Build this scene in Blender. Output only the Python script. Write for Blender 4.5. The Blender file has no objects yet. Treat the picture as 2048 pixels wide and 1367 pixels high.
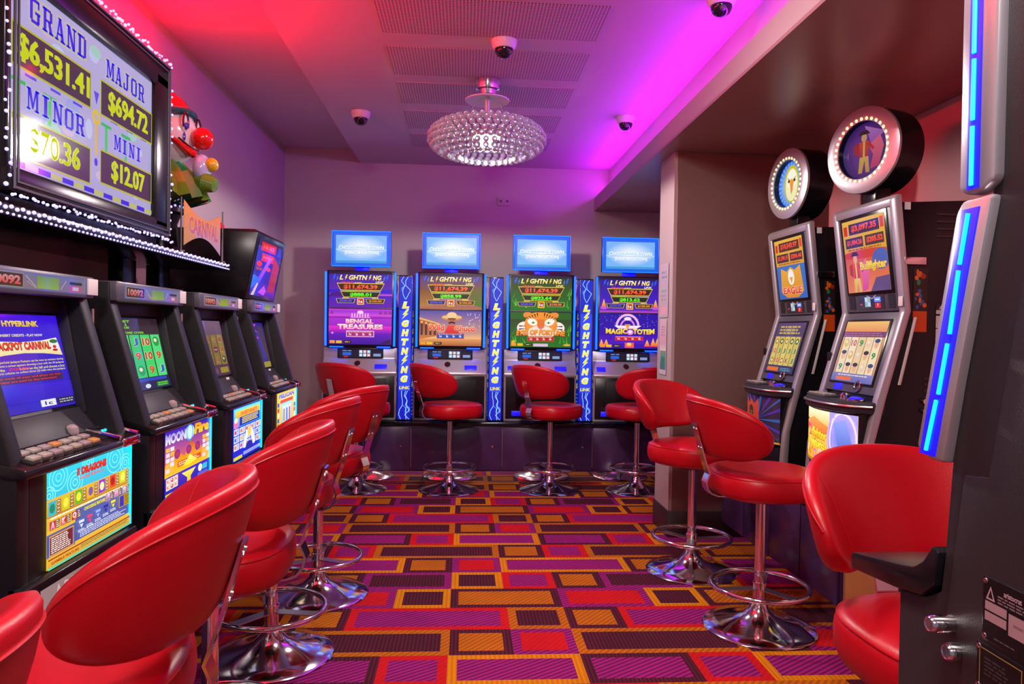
import bpy, bmesh, math, random
from math import sin, cos, pi, radians, hypot
from mathutils import Vector, Matrix

# ------------------------------------------------------------------ camera, world, lights, exposure
S = bpy.context.scene
C = S.collection
F_PX, CAM_H = 1450.0, 1.25
def make_camera():
    W, H = 2048, 1367
    rho = 0.0165
    c, s = cos(rho), sin(rho)
    dx, dy = 929 - W / 2, 658 - H / 2
    ux, uy = c * dx + s * dy, -s * dx + c * dy
    pitch = math.atan2(-uy, F_PX)
    yaw = math.atan2(-ux, hypot(F_PX, uy))
    f = Vector((sin(yaw) * cos(pitch), cos(yaw) * cos(pitch), -sin(pitch)))
    r0 = Vector((cos(yaw), -sin(yaw), 0)); u0 = r0.cross(f)
    r = c * r0 + s * u0; u = -s * r0 + c * u0
    cd = bpy.data.cameras.new('camera'); cam = bpy.data.objects.new('camera', cd); C.objects.link(cam)
    cam.matrix_world = Matrix(((r.x, u.x, -f.x, 0), (r.y, u.y, -f.y, 0), (r.z, u.z, -f.z, CAM_H), (0, 0, 0, 1)))
    cd.sensor_width = 36; cd.sensor_fit = 'HORIZONTAL'; cd.lens = F_PX / W * 36
    cd.clip_start = 0.05
    S.camera = cam
make_camera()

S.view_settings.view_transform = 'Standard'
S.view_settings.look = 'None'
S.view_settings.exposure = 0.0
S.view_settings.gamma = 1.0
S.view_settings.use_curve_mapping = False
try:
    S.cycles.use_denoising = True
    S.cycles.max_bounces = 10; S.cycles.diffuse_bounces = 4; S.cycles.glossy_bounces = 5
    S.cycles.transparent_max_bounces = 24
    S.cycles.sample_clamp_indirect = 6
    S.cycles.caustics_refractive = False; S.cycles.caustics_reflective = False
    S.cycles.transmission_bounces = 10
except Exception:
    pass

wd = bpy.data.worlds.new('world'); S.world = wd; wd.use_nodes = True
bg = wd.node_tree.nodes['Background']
bg.inputs[0].default_value = (0.85, 0.72, 0.92, 1); bg.inputs[1].default_value = 0.22

def lamp(name, kind, loc, energy, color, size=0.1, size_y=None, aim=None, spread=None):
    d = bpy.data.lights.new(name, kind); d.energy = energy; d.color = color
    if kind == 'AREA':
        d.size = size
        if size_y: d.shape = 'RECTANGLE'; d.size_y = size_y
        if spread: d.spread = spread
    else:
        d.shadow_soft_size = size
    o = bpy.data.objects.new(name, d); C.objects.link(o); o.location = loc
    if aim is not None:
        v = (Vector(aim) - Vector(loc)).normalized()
        if size_y:      # a strip lying along the room
            y = Vector((0, 1, 0)); z = -(v - y * v.y).normalized(); x = y.cross(z)
            o.rotation_euler = Matrix((x, y, z)).transposed().to_euler()
        else: o.rotation_euler = v.to_track_quat('-Z', 'Y').to_euler()
    return o
CHX, CHY, CHZ = 0.115, 4.33, 2.378
cl = lamp('chandelier_lamp', 'SPOT', (CHX, CHY, CHZ - .125), 78, (1, 0.86, 0.78), 0.05, None, (CHX, CHY, 0))
cl.data.spot_size = radians(180); cl.data.spot_blend = .12
# coloured cove LEDs, lying in the trough of the bulkhead and above the jackpot sign
lamp('magenta_cove_strip', 'AREA', (1.268, 4.6, 2.535), 10, (1.0, 0.0, 0.85), 0.04, 3.9, (1.00, 4.6, 2.725))
lamp('violet_cove_strip', 'AREA', (1.262, 4.5, 2.51), 15, (0.20, 0.02, 1.0), 0.04, 4.0, (0.75, 4.5, 2.725))
lamp('red_cove_strip', 'AREA', (-1.45, 2.7, 2.42), 66, (1.0, 0.0, 0.02), 0.06, 1.9, (-1.20, 2.7, 2.84))
# unseen fill lamps added overhead, behind and ahead of the camera
lamp('overhead_fill', 'AREA', (0.1, 0.7, 2.70), 42, (1, 0.86, 0.8), 0.35, None, (0.1, 0.9, 0))
lamp('overhead_fill', 'AREA', (-0.1, -1.2, 2.70), 62, (1, 0.86, 0.82), 0.4, None, (0, 0.8, 0))
lamp('overhead_fill', 'AREA', (0.25, 2.5, 2.72), 30, (1, 0.88, 0.84), 0.25, None, (0.2, 2.5, 0))

# ------------------------------------------------------------------ helpers
def lin(c):
    if isinstance(c, str):
        c = c.lstrip('#'); c = tuple(int(c[i:i + 2], 16) for i in (0, 2, 4))
    return tuple(((v / 255) / 12.92 if v / 255 <= 0.04045 else ((v / 255 + 0.055) / 1.055) ** 2.4) for v in c)

def material(name, col=(.5, .5, .5), rough=.5, metal=0., spec=.5, emit=None, es=1., noise=None, bump=None, coat=0.):
    m = bpy.data.materials.new(name); m.use_nodes = True
    nt = m.node_tree; b = nt.nodes['Principled BSDF']
    col = lin(col) if isinstance(col, str) else col
    b.inputs['Base Color'].default_value = (*col, 1)
    b.inputs['Roughness'].default_value = rough
    b.inputs['Metallic'].default_value = metal
    b.inputs['Specular IOR Level'].default_value = spec
    if coat: b.inputs['Coat Weight'].default_value = coat; b.inputs['Coat Roughness'].default_value = .08
    if emit is not None:
        e = lin(emit) if isinstance(emit, str) else emit
        b.inputs['Emission Color'].default_value = (*e, 1); b.inputs['Emission Strength'].default_value = es
    if noise:   # (scale, amount): small variation of the surface colour
        tc = nt.nodes.new('ShaderNodeTexCoord'); n = nt.nodes.new('ShaderNodeTexNoise'); n.inputs['Scale'].default_value = noise[0]
        n.inputs['Detail'].default_value = 4
        nt.links.new(tc.outputs['Object'], n.inputs['Vector'])
        mx = nt.nodes.new('ShaderNodeMix'); mx.data_type = 'RGBA'
        mx.inputs[6].default_value = (*[v * (1 - noise[1]) for v in col], 1); mx.inputs[7].default_value = (*[min(1, v * (1 + noise[1])) for v in col], 1)
        nt.links.new(n.outputs['Fac'], mx.inputs[0]); nt.links.new(mx.outputs[2], b.inputs['Base Color'])
    if bump:    # (scale, strength)
        tc = nt.nodes.new('ShaderNodeTexCoord'); n = nt.nodes.new('ShaderNodeTexNoise'); n.inputs['Scale'].default_value = bump[0]
        n.inputs['Detail'].default_value = 3
        nt.links.new(tc.outputs['Object'], n.inputs['Vector'])
        bp = nt.nodes.new('ShaderNodeBump'); bp.inputs['Strength'].default_value = bump[1]; bp.inputs['Distance'].default_value = .002
        nt.links.new(n.outputs['Fac'], bp.inputs['Height']); nt.links.new(bp.outputs['Normal'], b.inputs['Normal'])
    return m

def art_material(name, strength, rough=.1, base=0.03, spec=.5):
    """printed or lit artwork: the colours of the picture are stored on the faces of the panel"""
    m = bpy.data.materials.new(name); m.use_nodes = True
    nt = m.node_tree; b = nt.nodes['Principled BSDF']
    a = nt.nodes.new('ShaderNodeVertexColor'); a.layer_name = 'Col'
    b.inputs['Roughness'].default_value = rough; b.inputs['Specular IOR Level'].default_value = spec
    if strength > 0:
        nt.links.new(a.outputs['Color'], b.inputs['Emission Color']); b.inputs['Emission Strength'].default_value = strength
        b.inputs['Base Color'].default_value = (base, base, base, 1)
    else:
        nt.links.new(a.outputs['Color'], b.inputs['Base Color'])
    return m

M = {}
M['leather'] = material('red_leather', (.47, .002, .010), .36, spec=.45, bump=(420, .12), noise=(6, .06))
M['chrome'] = material('chrome', (.80, .78, .82), .10, 1)
M['steel'] = material('brushed_steel', (.55, .53, .56), .28, 1)
M['black'] = material('gloss_black_plastic', (.008, .007, .010), .22, spec=.4)
M['matte'] = material('matte_black_plastic', (.008, .007, .010), .42, spec=.28)
M['char'] = material('charcoal_textured_panel', (.020, .016, .019), .45, spec=.3, bump=(900, .25), noise=(500, .3))
M['grey'] = material('dark_grey_plastic', (.030, .028, .040), .45, spec=.3, noise=(300, .15))
M['slate'] = material('slate_grey_trim', (.085, .085, .12), .35)
M['silver'] = material('silver_paint', (.50, .48, .54), .3, .55)
M['ledge'] = material('light_grey_plate', (.36, .34, .36), .45)
M['laminate'] = material('dark_purple_laminate', (.062, .022, .095), .25, noise=(7, .5))
M['counter'] = material('gloss_black_counter', (.008, .007, .012), .12)
M['mirror'] = material('mirror_kick_plate', (.75, .72, .75), .06, 1)
M['white'] = material('white_plastic', (.75, .73, .74), .35)
M['paper'] = material('white_paper', (.72, .70, .70), .6)
M['dome'] = material('smoked_dome', (.012, .010, .02), .06)
M['wall'] = material('mauve_wall_paint', (.50, .44, .45), .75, noise=(3, .03))
M['wallr'] = material('pink_wall_paint', (.72, .30, .34), .75)
M['ceil'] = material('ceiling_paint', (.58, .52, .54), .8)
M['brown'] = material('brown_wall_paint', (.20, .118, .105), .5, noise=(160, .08))
M['soffit'] = material('brown_soffit_paint', (.34, .19, .175), .30, noise=(160, .08))
M['pillar'] = material('pillar_paint', (.42, .34, .35), .6)
M['skirt'] = material('dark_skirting', (.03, .018, .022), .4)
M['timber'] = material('bare_timber', (.62, .30, .10), .55, noise=(14, .15))
M['ledblue'] = material('blue_led_tube', (.02, .02, .05), .3, emit=(0.0, .055, 1.0), es=5.5)
M['ledcyan'] = material('cyan_led_bar', (.02, .02, .05), .3, emit=(0.0, .62, 1.0), es=1.6)
M['ledglow'] = material('blue_glow', (.03, .03, .12), .3, emit=(0.0, 0.0, 1.0), es=1.0)
M['ledwhite'] = material('white_led', (.6, .6, .7), .2, emit=(.42, .42, 1.0), es=1.3)
M['bulb'] = material('warm_bulb', (.6, .55, .4), .2, emit=(1.0, .72, .32), es=1.7)
M['lampglow'] = material('chandelier_bulb', (.8, .8, .8), .2, emit=(1, .95, .93), es=60)
M['redlamp'] = material('red_lamp_lens', (.3, 0, 0), .2, emit=(1, .0, .0), es=1.5)
M['key'] = material('cream_button_cap', (.42, .40, .35), .25)
M['keyo'] = material('amber_button_cap', (.62, .30, .10), .25)
M['keyp'] = material('rose_button_cap', (.38, .31, .33), .25)
M['keybase'] = material('button_skirt', (.05, .045, .045), .3)
M['yellow'] = material('yellow_sticker', (.72, .60, .03), .5)
M['redpl'] = material('gloss_red_paint', (.65, .010, .008), .15, coat=.5)
M['clownw'] = material('gloss_white_paint', (.70, .66, .72), .16, coat=.5)
M['green'] = material('gloss_green_paint', (.015, .22, .07), .14, coat=.5)
M['olive'] = material('gloss_yellow_green_paint', (.11, .24, .02), .14, coat=.5)
M['teal'] = material('gloss_teal_paint', (.01, .09, .11), .14, coat=.5)
M['blue'] = material('gloss_blue_paint', (.02, .04, .45), .15, coat=.5)
M['lilac'] = material('gloss_lilac_paint', (.45, .44, .75), .15, coat=.5)
M['gold'] = material('gloss_gold_paint', (.70, .42, .02), .15, coat=.5)
M['maroon'] = material('dark_maroon_line', (.05, .006, .008), .2)
M['screen'] = art_material('lit_screen', .95, .08)
M['screenmatte'] = art_material('soft_lit_screen', 1.05, .38, .02, .25)
M['screendim'] = art_material('dimmer_screen', .55, .06)
M['glass'] = art_material('backlit_glass', 1.2, .2, .02, .25)
M['print'] = art_material('printed_art', 0, .35)

def link(name, mesh, mat=None, parent=None):
    o = bpy.data.objects.new(name, mesh); C.objects.link(o)
    if mat is not None:
        for m in (mat if isinstance(mat, (list, tuple)) else [mat]): mesh.materials.append(m)
    if parent is not None: o.parent = parent
    return o

class MB:
    """collects shapes into one mesh"""
    def __init__(self): self.v = []; self.f = []; self.mi = []
    def add(self, verts, faces, mi=0):
        n = len(self.v); self.v += [tuple(p) for p in verts]; self.f += [tuple(i + n for i in q) for q in faces]; self.mi += [mi] * len(faces); return self
    def box(self, x0, x1, y0, y1, z0, z1, bev=0., mi=0, seg=2):
        bm = bmesh.new(); bmesh.ops.create_cube(bm, size=1)
        for v in bm.verts: v.co = Vector(((x0 + x1) / 2 + v.co.x * (x1 - x0), (y0 + y1) / 2 + v.co.y * (y1 - y0), (z0 + z1) / 2 + v.co.z * (z1 - z0)))
        if bev: bmesh.ops.bevel(bm, geom=bm.edges[:], offset=bev, segments=seg, affect='EDGES', profile=.5)
        return self._bm(bm, mi)
    def _bm(self, bm, mi=0):
        bm.verts.index_update()
        self.add([v.co for v in bm.verts], [[v.index for v in f.verts] for f in bm.faces], mi); bm.free(); return self
    def prism(self, poly, axis, a, b, bev=0., mi=0):
        """poly: 2-D outline; axis 'x': points are (y,z); 'y': (x,z); 'z': (x,y)"""
        def P(p, t):
            return {'x': (t, p[0], p[1]), 'y': (p[0], t, p[1]), 'z': (p[0], p[1], t)}[axis]
        bm = bmesh.new()
        A = [bm.verts.new(P(p, a)) for p in poly]; B = [bm.verts.new(P(p, b)) for p in poly]
        n = len(poly)
        bm.faces.new(A); bm.faces.new(B[::-1])
        for i in range(n): bm.faces.new((A[i], B[i], B[(i + 1) % n], A[(i + 1) % n]))
        bmesh.ops.recalc_face_normals(bm, faces=bm.faces[:])
        if bev: bmesh.ops.bevel(bm, geom=bm.edges[:], offset=bev, segments=2, affect='EDGES', profile=.5)
        return self._bm(bm, mi)
    def lathe(self, prof, n=32, c=(0, 0, 0), mi=0, mat=None, ring=False):
        vs = []; fs = []
        k = len(prof)
        for i in range(n):
            a = 2 * pi * i / n
            for r, z in prof: vs.append(Vector((r * cos(a), r * sin(a), z)))
        for i in range(n):
            for j in range(k - 1):
                p, q = i * k + j, ((i + 1) % n) * k + j
                fs.append((p, q, q + 1, p + 1))
        if ring:
            for i in range(n): p, q = i * k, ((i + 1) % n) * k; fs.append((p, p + k - 1, q + k - 1, q))
        if prof[0][0] > 1e-5 and not ring: fs.append(tuple(i * k for i in range(n))[::-1])
        if prof[-1][0] > 1e-5 and not ring: fs.append(tuple(i * k + k - 1 for i in range(n)))
        if mat is not None: vs = [mat @ v for v in vs]
        return self.add([v + Vector(c) for v in vs], fs, mi)
    def cyl(self, p, q, r, n=16, r2=None, mi=0):
        p, q = Vector(p), Vector(q); d = q - p; rot = d.to_track_quat('Z', 'Y').to_matrix()
        r2 = r if r2 is None else r2
        return self.lathe([(r, 0), (r2, d.length)], n, p, mi, rot)
    def sphere(self, c, r, u=16, v=10, sc=(1, 1, 1), mi=0):
        vs = [(c[0], c[1], c[2] - r * sc[2])]; fs = []
        for j in range(1, v):
            t = -pi / 2 + pi * j / v
            for i in range(u):
                a = 2 * pi * i / u
                vs.append((c[0] + r * sc[0] * cos(t) * cos(a), c[1] + r * sc[1] * cos(t) * sin(a), c[2] + r * sc[2] * sin(t)))
        vs.append((c[0], c[1], c[2] + r * sc[2]))
        for i in range(u): fs.append((0, 1 + (i + 1) % u, 1 + i))
        for j in range(v - 2):
            for i in range(u):
                p, q = 1 + j * u + i, 1 + j * u + (i + 1) % u
                fs.append((p, q, q + u, p + u))
        t = len(vs) - 1
        for i in range(u): fs.append((t, 1 + (v - 2) * u + i, 1 + (v - 2) * u + (i + 1) % u))
        return self.add(vs, fs, mi)
    def tube(self, pts, r, n=10, closed=False, mi=0):
        P = [Vector(p) for p in pts]; k = len(P); vs = []; fs = []; up = None
        for i in range(k):
            if closed: t = P[(i + 1) % k] - P[i - 1]
            else: t = P[min(i + 1, k - 1)] - P[max(i - 1, 0)]
            t.normalize()
            if up is None: up = t.orthogonal().normalized()
            up = (up - t * up.dot(t)).normalized(); w = t.cross(up)
            rr = r[i] if isinstance(r, (list, tuple)) else r
            for j in range(n):
                a = 2 * pi * j / n; vs.append(P[i] + (up * cos(a) + w * sin(a)) * rr)
        for i in range(k if closed else k - 1):
            for j in range(n):
                a, b = i * n, ((i + 1) % k) * n; fs.append((a + j, a + (j + 1) % n, b + (j + 1) % n, b + j))
        if not closed: fs.append(tuple(range(n))[::-1]); fs.append(tuple(range((k - 1) * n, k * n)))
        return self.add(vs, fs, mi)
    def torus(self, c, R, r, n=48, m=10, mi=0, normal=None):
        pts = [(R * cos(2 * pi * i / n), R * sin(2 * pi * i / n), 0) for i in range(n)]
        if normal is not None:
            q = Vector(normal).to_track_quat('Z', 'Y').to_matrix(); pts = [q @ Vector(p) for p in pts]
        return self.tube([Vector(p) + Vector(c) for p in pts], r, m, True, mi)
    def ribbon(self, path, w, t, mi=0):
        """flat bar of width w along x following a path of (y,z)"""
        n = len(path); L = []; R = []
        for i in range(n):
            a = path[max(0, i - 1)]; b = path[min(n - 1, i + 1)]
            ty, tz = b[0] - a[0], b[1] - a[1]; l = hypot(ty, tz) or 1
            L.append((path[i][0] - tz / l * t / 2, path[i][1] + ty / l * t / 2)); R.append((path[i][0] + tz / l * t / 2, path[i][1] - ty / l * t / 2))
        vs = []; fs = []
        for i in range(n):
            vs += [(-w / 2, *L[i]), (w / 2, *L[i]), (w / 2, *R[i]), (-w / 2, *R[i])]
        for i in range(n - 1):
            for j in range(4): fs.append((i * 4 + j, i * 4 + (j + 1) % 4, i * 4 + 4 + (j + 1) % 4, i * 4 + 4 + j))
        fs.append((0, 1, 2, 3)); fs.append((n * 4 - 1, n * 4 - 2, n * 4 - 3, n * 4 - 4))
        return self.add(vs, fs, mi)
    def xform(self, m):
        self.v = [tuple(m @ Vector(p)) for p in self.v]; return self
    def mesh(self, name, smooth=35):
        me = bpy.data.meshes.new(name); me.from_pydata(self.v, [], self.f)
        me.polygons.foreach_set('material_index', self.mi)
        bm = bmesh.new(); bm.from_mesh(me); bmesh.ops.recalc_face_normals(bm, faces=bm.faces[:]); bm.to_mesh(me); bm.free()
        if smooth:
            me.polygons.foreach_set('use_smooth', [True] * len(me.polygons)); me.set_sharp_from_angle(angle=radians(smooth))
        return me
    def build(self, name, mat, parent=None, smooth=35):
        return link(name, self.mesh(name, smooth), mat, parent)

# ---- flat artwork ------------------------------------------------------------
_tc = {}
def text_mesh(s, bold=0., shear=0., space=1.):
    k = (s, bold, shear, space)
    if k in _tc: return _tc[k]
    cu = bpy.data.curves.new('t', 'FONT'); cu.body = s; cu.size = 1; cu.offset = bold; cu.shear = shear; cu.resolution_u = 2; cu.space_character = space
    cu.fill_mode = 'FRONT' if hasattr(cu, 'fill_mode') else 'BOTH'
    o = bpy.data.objects.new('t', cu)
    me = bpy.data.meshes.new_from_object(o)
    vs = [(v.co.x, v.co.y) for v in me.vertices]; fs = [tuple(p.vertices) for p in me.polygons]
    bpy.data.objects.remove(o); bpy.data.curves.remove(cu); bpy.data.meshes.remove(me)
    if not vs: vs = [(0, 0), (1, 0), (0, 1)]; fs = []
    _tc[k] = (vs, fs); return _tc[k]

SLAB = {
 'G': [[.05, .12, .30, .88], [.15, .86, .85, 1], [.15, 0, .85, .14], [.68, .08, .92, .46], [.5, .40, .98, .52], [.74, .66, .90, .97]],
 'R': [[.1, 0, .36, 1], [0, 0, .48, .1], [0, .88, .8, 1], [.3, .44, .8, .55], [.68, .5, .93, .93], [(.5, .48), (.75, .48), (.98, 0), (.7, 0)], [.62, 0, 1.05, .1]],
 'A': [[(.42, 1), (.58, 1), (.25, 0), (.12, 0)], [(.4, 1), (.62, 1), (.95, 0), (.66, 0)], [.25, .26, .78, .36], [0, 0, .38, .1], [.55, 0, 1.05, .1], [.32, .92, .66, 1]],
 'N': [[.12, 0, .28, 1], [.74, 0, .9, 1], [(.08, 1), (.36, 1), (.92, 0), (.64, 0)], [0, 0, .42, .1], [.6, .9, 1.05, 1], [0, .9, .3, 1]],
 'D': [[.12, 0, .4, 1], [0, .88, .8, 1], [0, 0, .8, .12], [.7, .08, .97, .92]],
 'M': [[.06, 0, .2, 1], [.78, 0, 1.0, 1], [(.06, 1), (.32, 1), (.56, .3), (.44, .1)], [(.74, 1), (.9, 1), (.56, .1), (.44, .1)], [-.04, 0, .3, .1], [.66, 0, 1.08, .1], [-.04, .9, .25, 1], [.75, .9, 1.08, 1]],
 'J': [[.5, .1, .76, 1], [.36, .9, .9, 1], [.1, 0, .66, .13], [.04, .05, .26, .38]],
 'O': [[.03, .1, .3, .9], [.7, .1, .97, .9], [.15, .87, .85, 1], [.15, 0, .85, .13]],
 'I': [[.34, 0, .66, 1], [.18, 0, .82, .1], [.18, .9, .82, 1]],
}
_bulb = {}
def led_bulbs(pts, parent, name='led_bulb', mat=None):
    """a string of little lamps: the first hundred as parts, the rest as one mass"""
    mat = mat or M['ledwhite']
    for p, r in pts[:100]:
        k = round(r, 4)
        if (k, mat.name) not in _bulb:
            me = MB().sphere((0, 0, 0), k, 8, 6).mesh(name, 80); me.materials.append(mat); _bulb[(k, mat.name)] = me
        o = bpy.data.objects.new(name, _bulb[(k, mat.name)]); C.objects.link(o); o.parent = parent; o.location = p
    if len(pts) > 100:
        q = MB()
        for p, r in pts[100:]: q.sphere(p, r, 8, 6)
        o = q.build(name + 's', mat, parent, 80); o['kind'] = 'stuff'
class Art:
    """a flat picture w by h, made of coloured faces in thin layers"""
    def __init__(self, w, h, bg=None, bg2=None):
        self.w, self.h = w, h; self.v = []; self.f = []; self.c = []; self.k = 0
        if bg is not None: self.rect(0, 0, w, h, bg, bg2)
    def face(self, pts, cols):
        n = len(self.v); self.v += [(p[0], p[1], self.k) for p in pts]; self.f.append(tuple(range(n, n + len(pts)))); self.c += cols
    def rect(self, x0, y0, x1, y1, c, c2=None):
        c = lin(c); c2 = lin(c2) if c2 else c; self.k += 1
        self.face([(x0, y0), (x1, y0), (x1, y1), (x0, y1)], [c, c, c2, c2]); return self
    def poly(self, pts, c, c2=None):
        c = lin(c); self.k += 1
        if c2:
            c2 = lin(c2); lo = min(p[1] for p in pts); hi = max(p[1] for p in pts)
            cols = [tuple(a + (b - a) * (p[1] - lo) / (hi - lo) for a, b in zip(c, c2)) for p in pts]
        else: cols = [c] * len(pts)
        self.face(pts, cols); return self
    def frame(self, x0, y0, x1, y1, t, c):
        c = lin(c); self.k += 1
        for a in ((x0, y0, x1, y0 + t), (x0, y1 - t, x1, y1), (x0, y0 + t, x0 + t, y1 - t), (x1 - t, y0 + t, x1, y1 - t)):
            self.face([(a[0], a[1]), (a[2], a[1]), (a[2], a[3]), (a[0], a[3])], [c] * 4)
        return self
    def ell(self, cx, cy, rx, ry, c, n=20, c2=None, rot=0):
        c = lin(c); self.k += 1
        pts = [(rx * cos(2 * pi * i / n), ry * sin(2 * pi * i / n)) for i in range(n)]
        if rot: pts = [(x * cos(rot) - y * sin(rot), x * sin(rot) + y * cos(rot)) for x, y in pts]
        pts = [(cx + x, cy + y) for x, y in pts]
        if c2:   # centre colour c, rim colour c2
            c2 = lin(c2)
            for i in range(n): self.face([(cx, cy), pts[i], pts[(i + 1) % n]], [c, c2, c2])
        else: self.face(pts, [c] * n)
        return self
    def ring(self, cx, cy, r0, r1, c, n=28, a0=0, a1=2 * pi, sy=1.):
        c = lin(c); self.k += 1
        for i in range(n):
            a, b = a0 + (a1 - a0) * i / n, a0 + (a1 - a0) * (i + 1) / n
            self.face([(cx + r0 * cos(a), cy + r0 * sy * sin(a)), (cx + r1 * cos(a), cy + r1 * sy * sin(a)), (cx + r1 * cos(b), cy + r1 * sy * sin(b)), (cx + r0 * cos(b), cy + r0 * sy * sin(b))], [c] * 4)
        return self
    def line(self, pts, w, c, up=True):
        c = lin(c)
        if up: self.k += 1
        for (x0, y0), (x1, y1) in zip(pts, pts[1:]):
            l = hypot(x1 - x0, y1 - y0) or 1; nx, ny = -(y1 - y0) / l * w / 2, (x1 - x0) / l * w / 2
            self.face([(x0 + nx, y0 + ny), (x0 - nx, y0 - ny), (x1 - nx, y1 - ny), (x1 + nx, y1 + ny)], [c] * 4)
        return self
    def text(self, s, cx, cy, w, h, c, c2=None, bold=.03, shear=0., out=None, ob=.03, arc=0., taper=0., rot=0., fat=0.):
        """s fitted to a w by h box about (cx, cy); out = outline colour"""
        if fat:     # struck twice, a little apart, for a heavy face
            self.text(s, cx - fat / 2, cy, w - fat, h, c, c2, bold, shear, out, ob, arc, taper, rot); cx += fat / 2; w -= fat; self.k -= 1
        if out: self.text(s, cx, cy, w * (1 + ob * 1.2 / max(1, len(s) * .3)), h * (1 + ob * 2), out, None, bold + ob, shear, None, 0, arc, taper, rot)
        vs, fs = text_mesh(s, bold, shear)
        c = lin(c); c2 = lin(c2) if c2 else c; self.k += 1
        x0 = min(p[0] for p in vs); x1 = max(p[0] for p in vs); y0 = min(p[1] for p in vs); y1 = max(p[1] for p in vs)
        n = len(self.v); q = []; col = []
        for x, y in vs:
            a = (x - x0) / (x1 - x0) - .5; b = (y - y0) / max(1e-6, y1 - y0) - .5
            px = a * w; py = b * h * (1 - taper * (1 - abs(2 * a))) - arc * (2 * a) ** 2
            if rot: px, py = px * cos(rot) - py * sin(rot), px * sin(rot) + py * cos(rot)
            q.append((cx + px, cy + py)); col.append(tuple(u + (v - u) * (b + .5) for u, v in zip(c, c2)))
        self.v += [(p[0], p[1], self.k) for p in q]
        for f in fs:
            self.f.append(tuple(i + n for i in f)); self.c += [col[i] for i in f]
        return self
    def slab(self, s, cx, cy, w, h, c, out=None):
        cw = w / (len(s) * 1.18)
        for col, g in ((out, .07), (c, 0.)):
            if not col: continue
            self.k += 1; cl = lin(col)
            for i, ch in enumerate(s):
                ox = cx - w / 2 + i * cw * 1.18
                for sh in SLAB[ch]:
                    if not isinstance(sh[0], tuple): sh = [(sh[0] - g, sh[1] - g), (sh[2] + g, sh[1] - g), (sh[2] + g, sh[3] + g), (sh[0] - g, sh[3] + g)]
                    elif g: continue
                    self.face([(ox + p[0] * cw, cy - h / 2 + p[1] * h) for p in sh], [cl] * len(sh))
        return self
    def bolt(self, cx, cy, w, h, c, out=None):
        P = [(.15, .5), (.5, .5), (.12, .08), (.42, .08), (-.5, -.5), (-.12, -.06), (-.42, -.06)]
        if out: self.poly([(cx + x * w * 1.35, cy + y * h * 1.15) for x, y in P], out)
        return self.poly([(cx + x * w, cy + y * h) for x, y in P], c)
    def lines(self, x0, y0, x1, y1, n, c, fill=.5, rnd=None, ragged=.2):
        """rows of small print"""
        rnd = rnd or random.Random(3); self.k += 1; cl = lin(c); p = (y1 - y0) / n
        for i in range(n):
            y = y0 + p * (i + .25); x = x0; xe = x1 - (x1 - x0) * ragged * rnd.random()
            while x < xe:
                l = min(rnd.uniform(.6, 2.2) * p * 1.6, xe - x); self.face([(x, y), (x + l, y), (x + l, y + p * fill), (x, y + p * fill)], [cl] * 4); x += l + p * .5
        return self
    def build(self, name, mat, parent, org, ud, vd, eps=.00003, bend=None):
        org, ud, vd = Vector(org), Vector(ud).normalized(), Vector(vd).normalized(); nn = ud.cross(vd)
        me = bpy.data.meshes.new(name)
        me.from_pydata([org + ud * p[0] + vd * p[1] + nn * ((p[2] - 1) * eps + (bend(p[0], p[1]) if bend else 0)) for p in self.v], [], self.f)
        at = me.color_attributes.new('Col', 'FLOAT_COLOR', 'CORNER')
        at.data.foreach_set('color', [x for c in self.c for x in (*c, 1.)])
        return link(name, me, mat, parent)

def thing(name, label, cat, loc=(0, 0, 0), rotz=0., group=None):
    o = bpy.data.objects.new(name, None); C.objects.link(o); o.location = loc; o.rotation_euler = (0, 0, rotz)
    o.empty_display_size = .1
    o['label'] = label; o['category'] = cat
    if group: o['group'] = group
    return o
def tag(o, label, cat, group=None):
    o['label'] = label; o['category'] = cat
    if group: o['group'] = group
    return o
def struct(name, mb, mat, smooth=35):
    o = mb.build(name, mat, None, smooth); o['kind'] = 'structure'; return o
def dup(root, loc, rotz, label):
    r = root.copy(); C.objects.link(r); r.location = loc; r.rotation_euler = (0, 0, rotz); r['label'] = label
    for ch in list(root.children):
        c = ch.copy(); C.objects.link(c); c.parent = r
        for g in list(ch.children):
            d = g.copy(); C.objects.link(d); d.parent = c
    return r

# ------------------------------------------------------------------ the room
YB, XL, XR, ZC, ZR = 6.60, -1.62, 2.23, 2.84, 2.725
Y0 = -2.2
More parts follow.
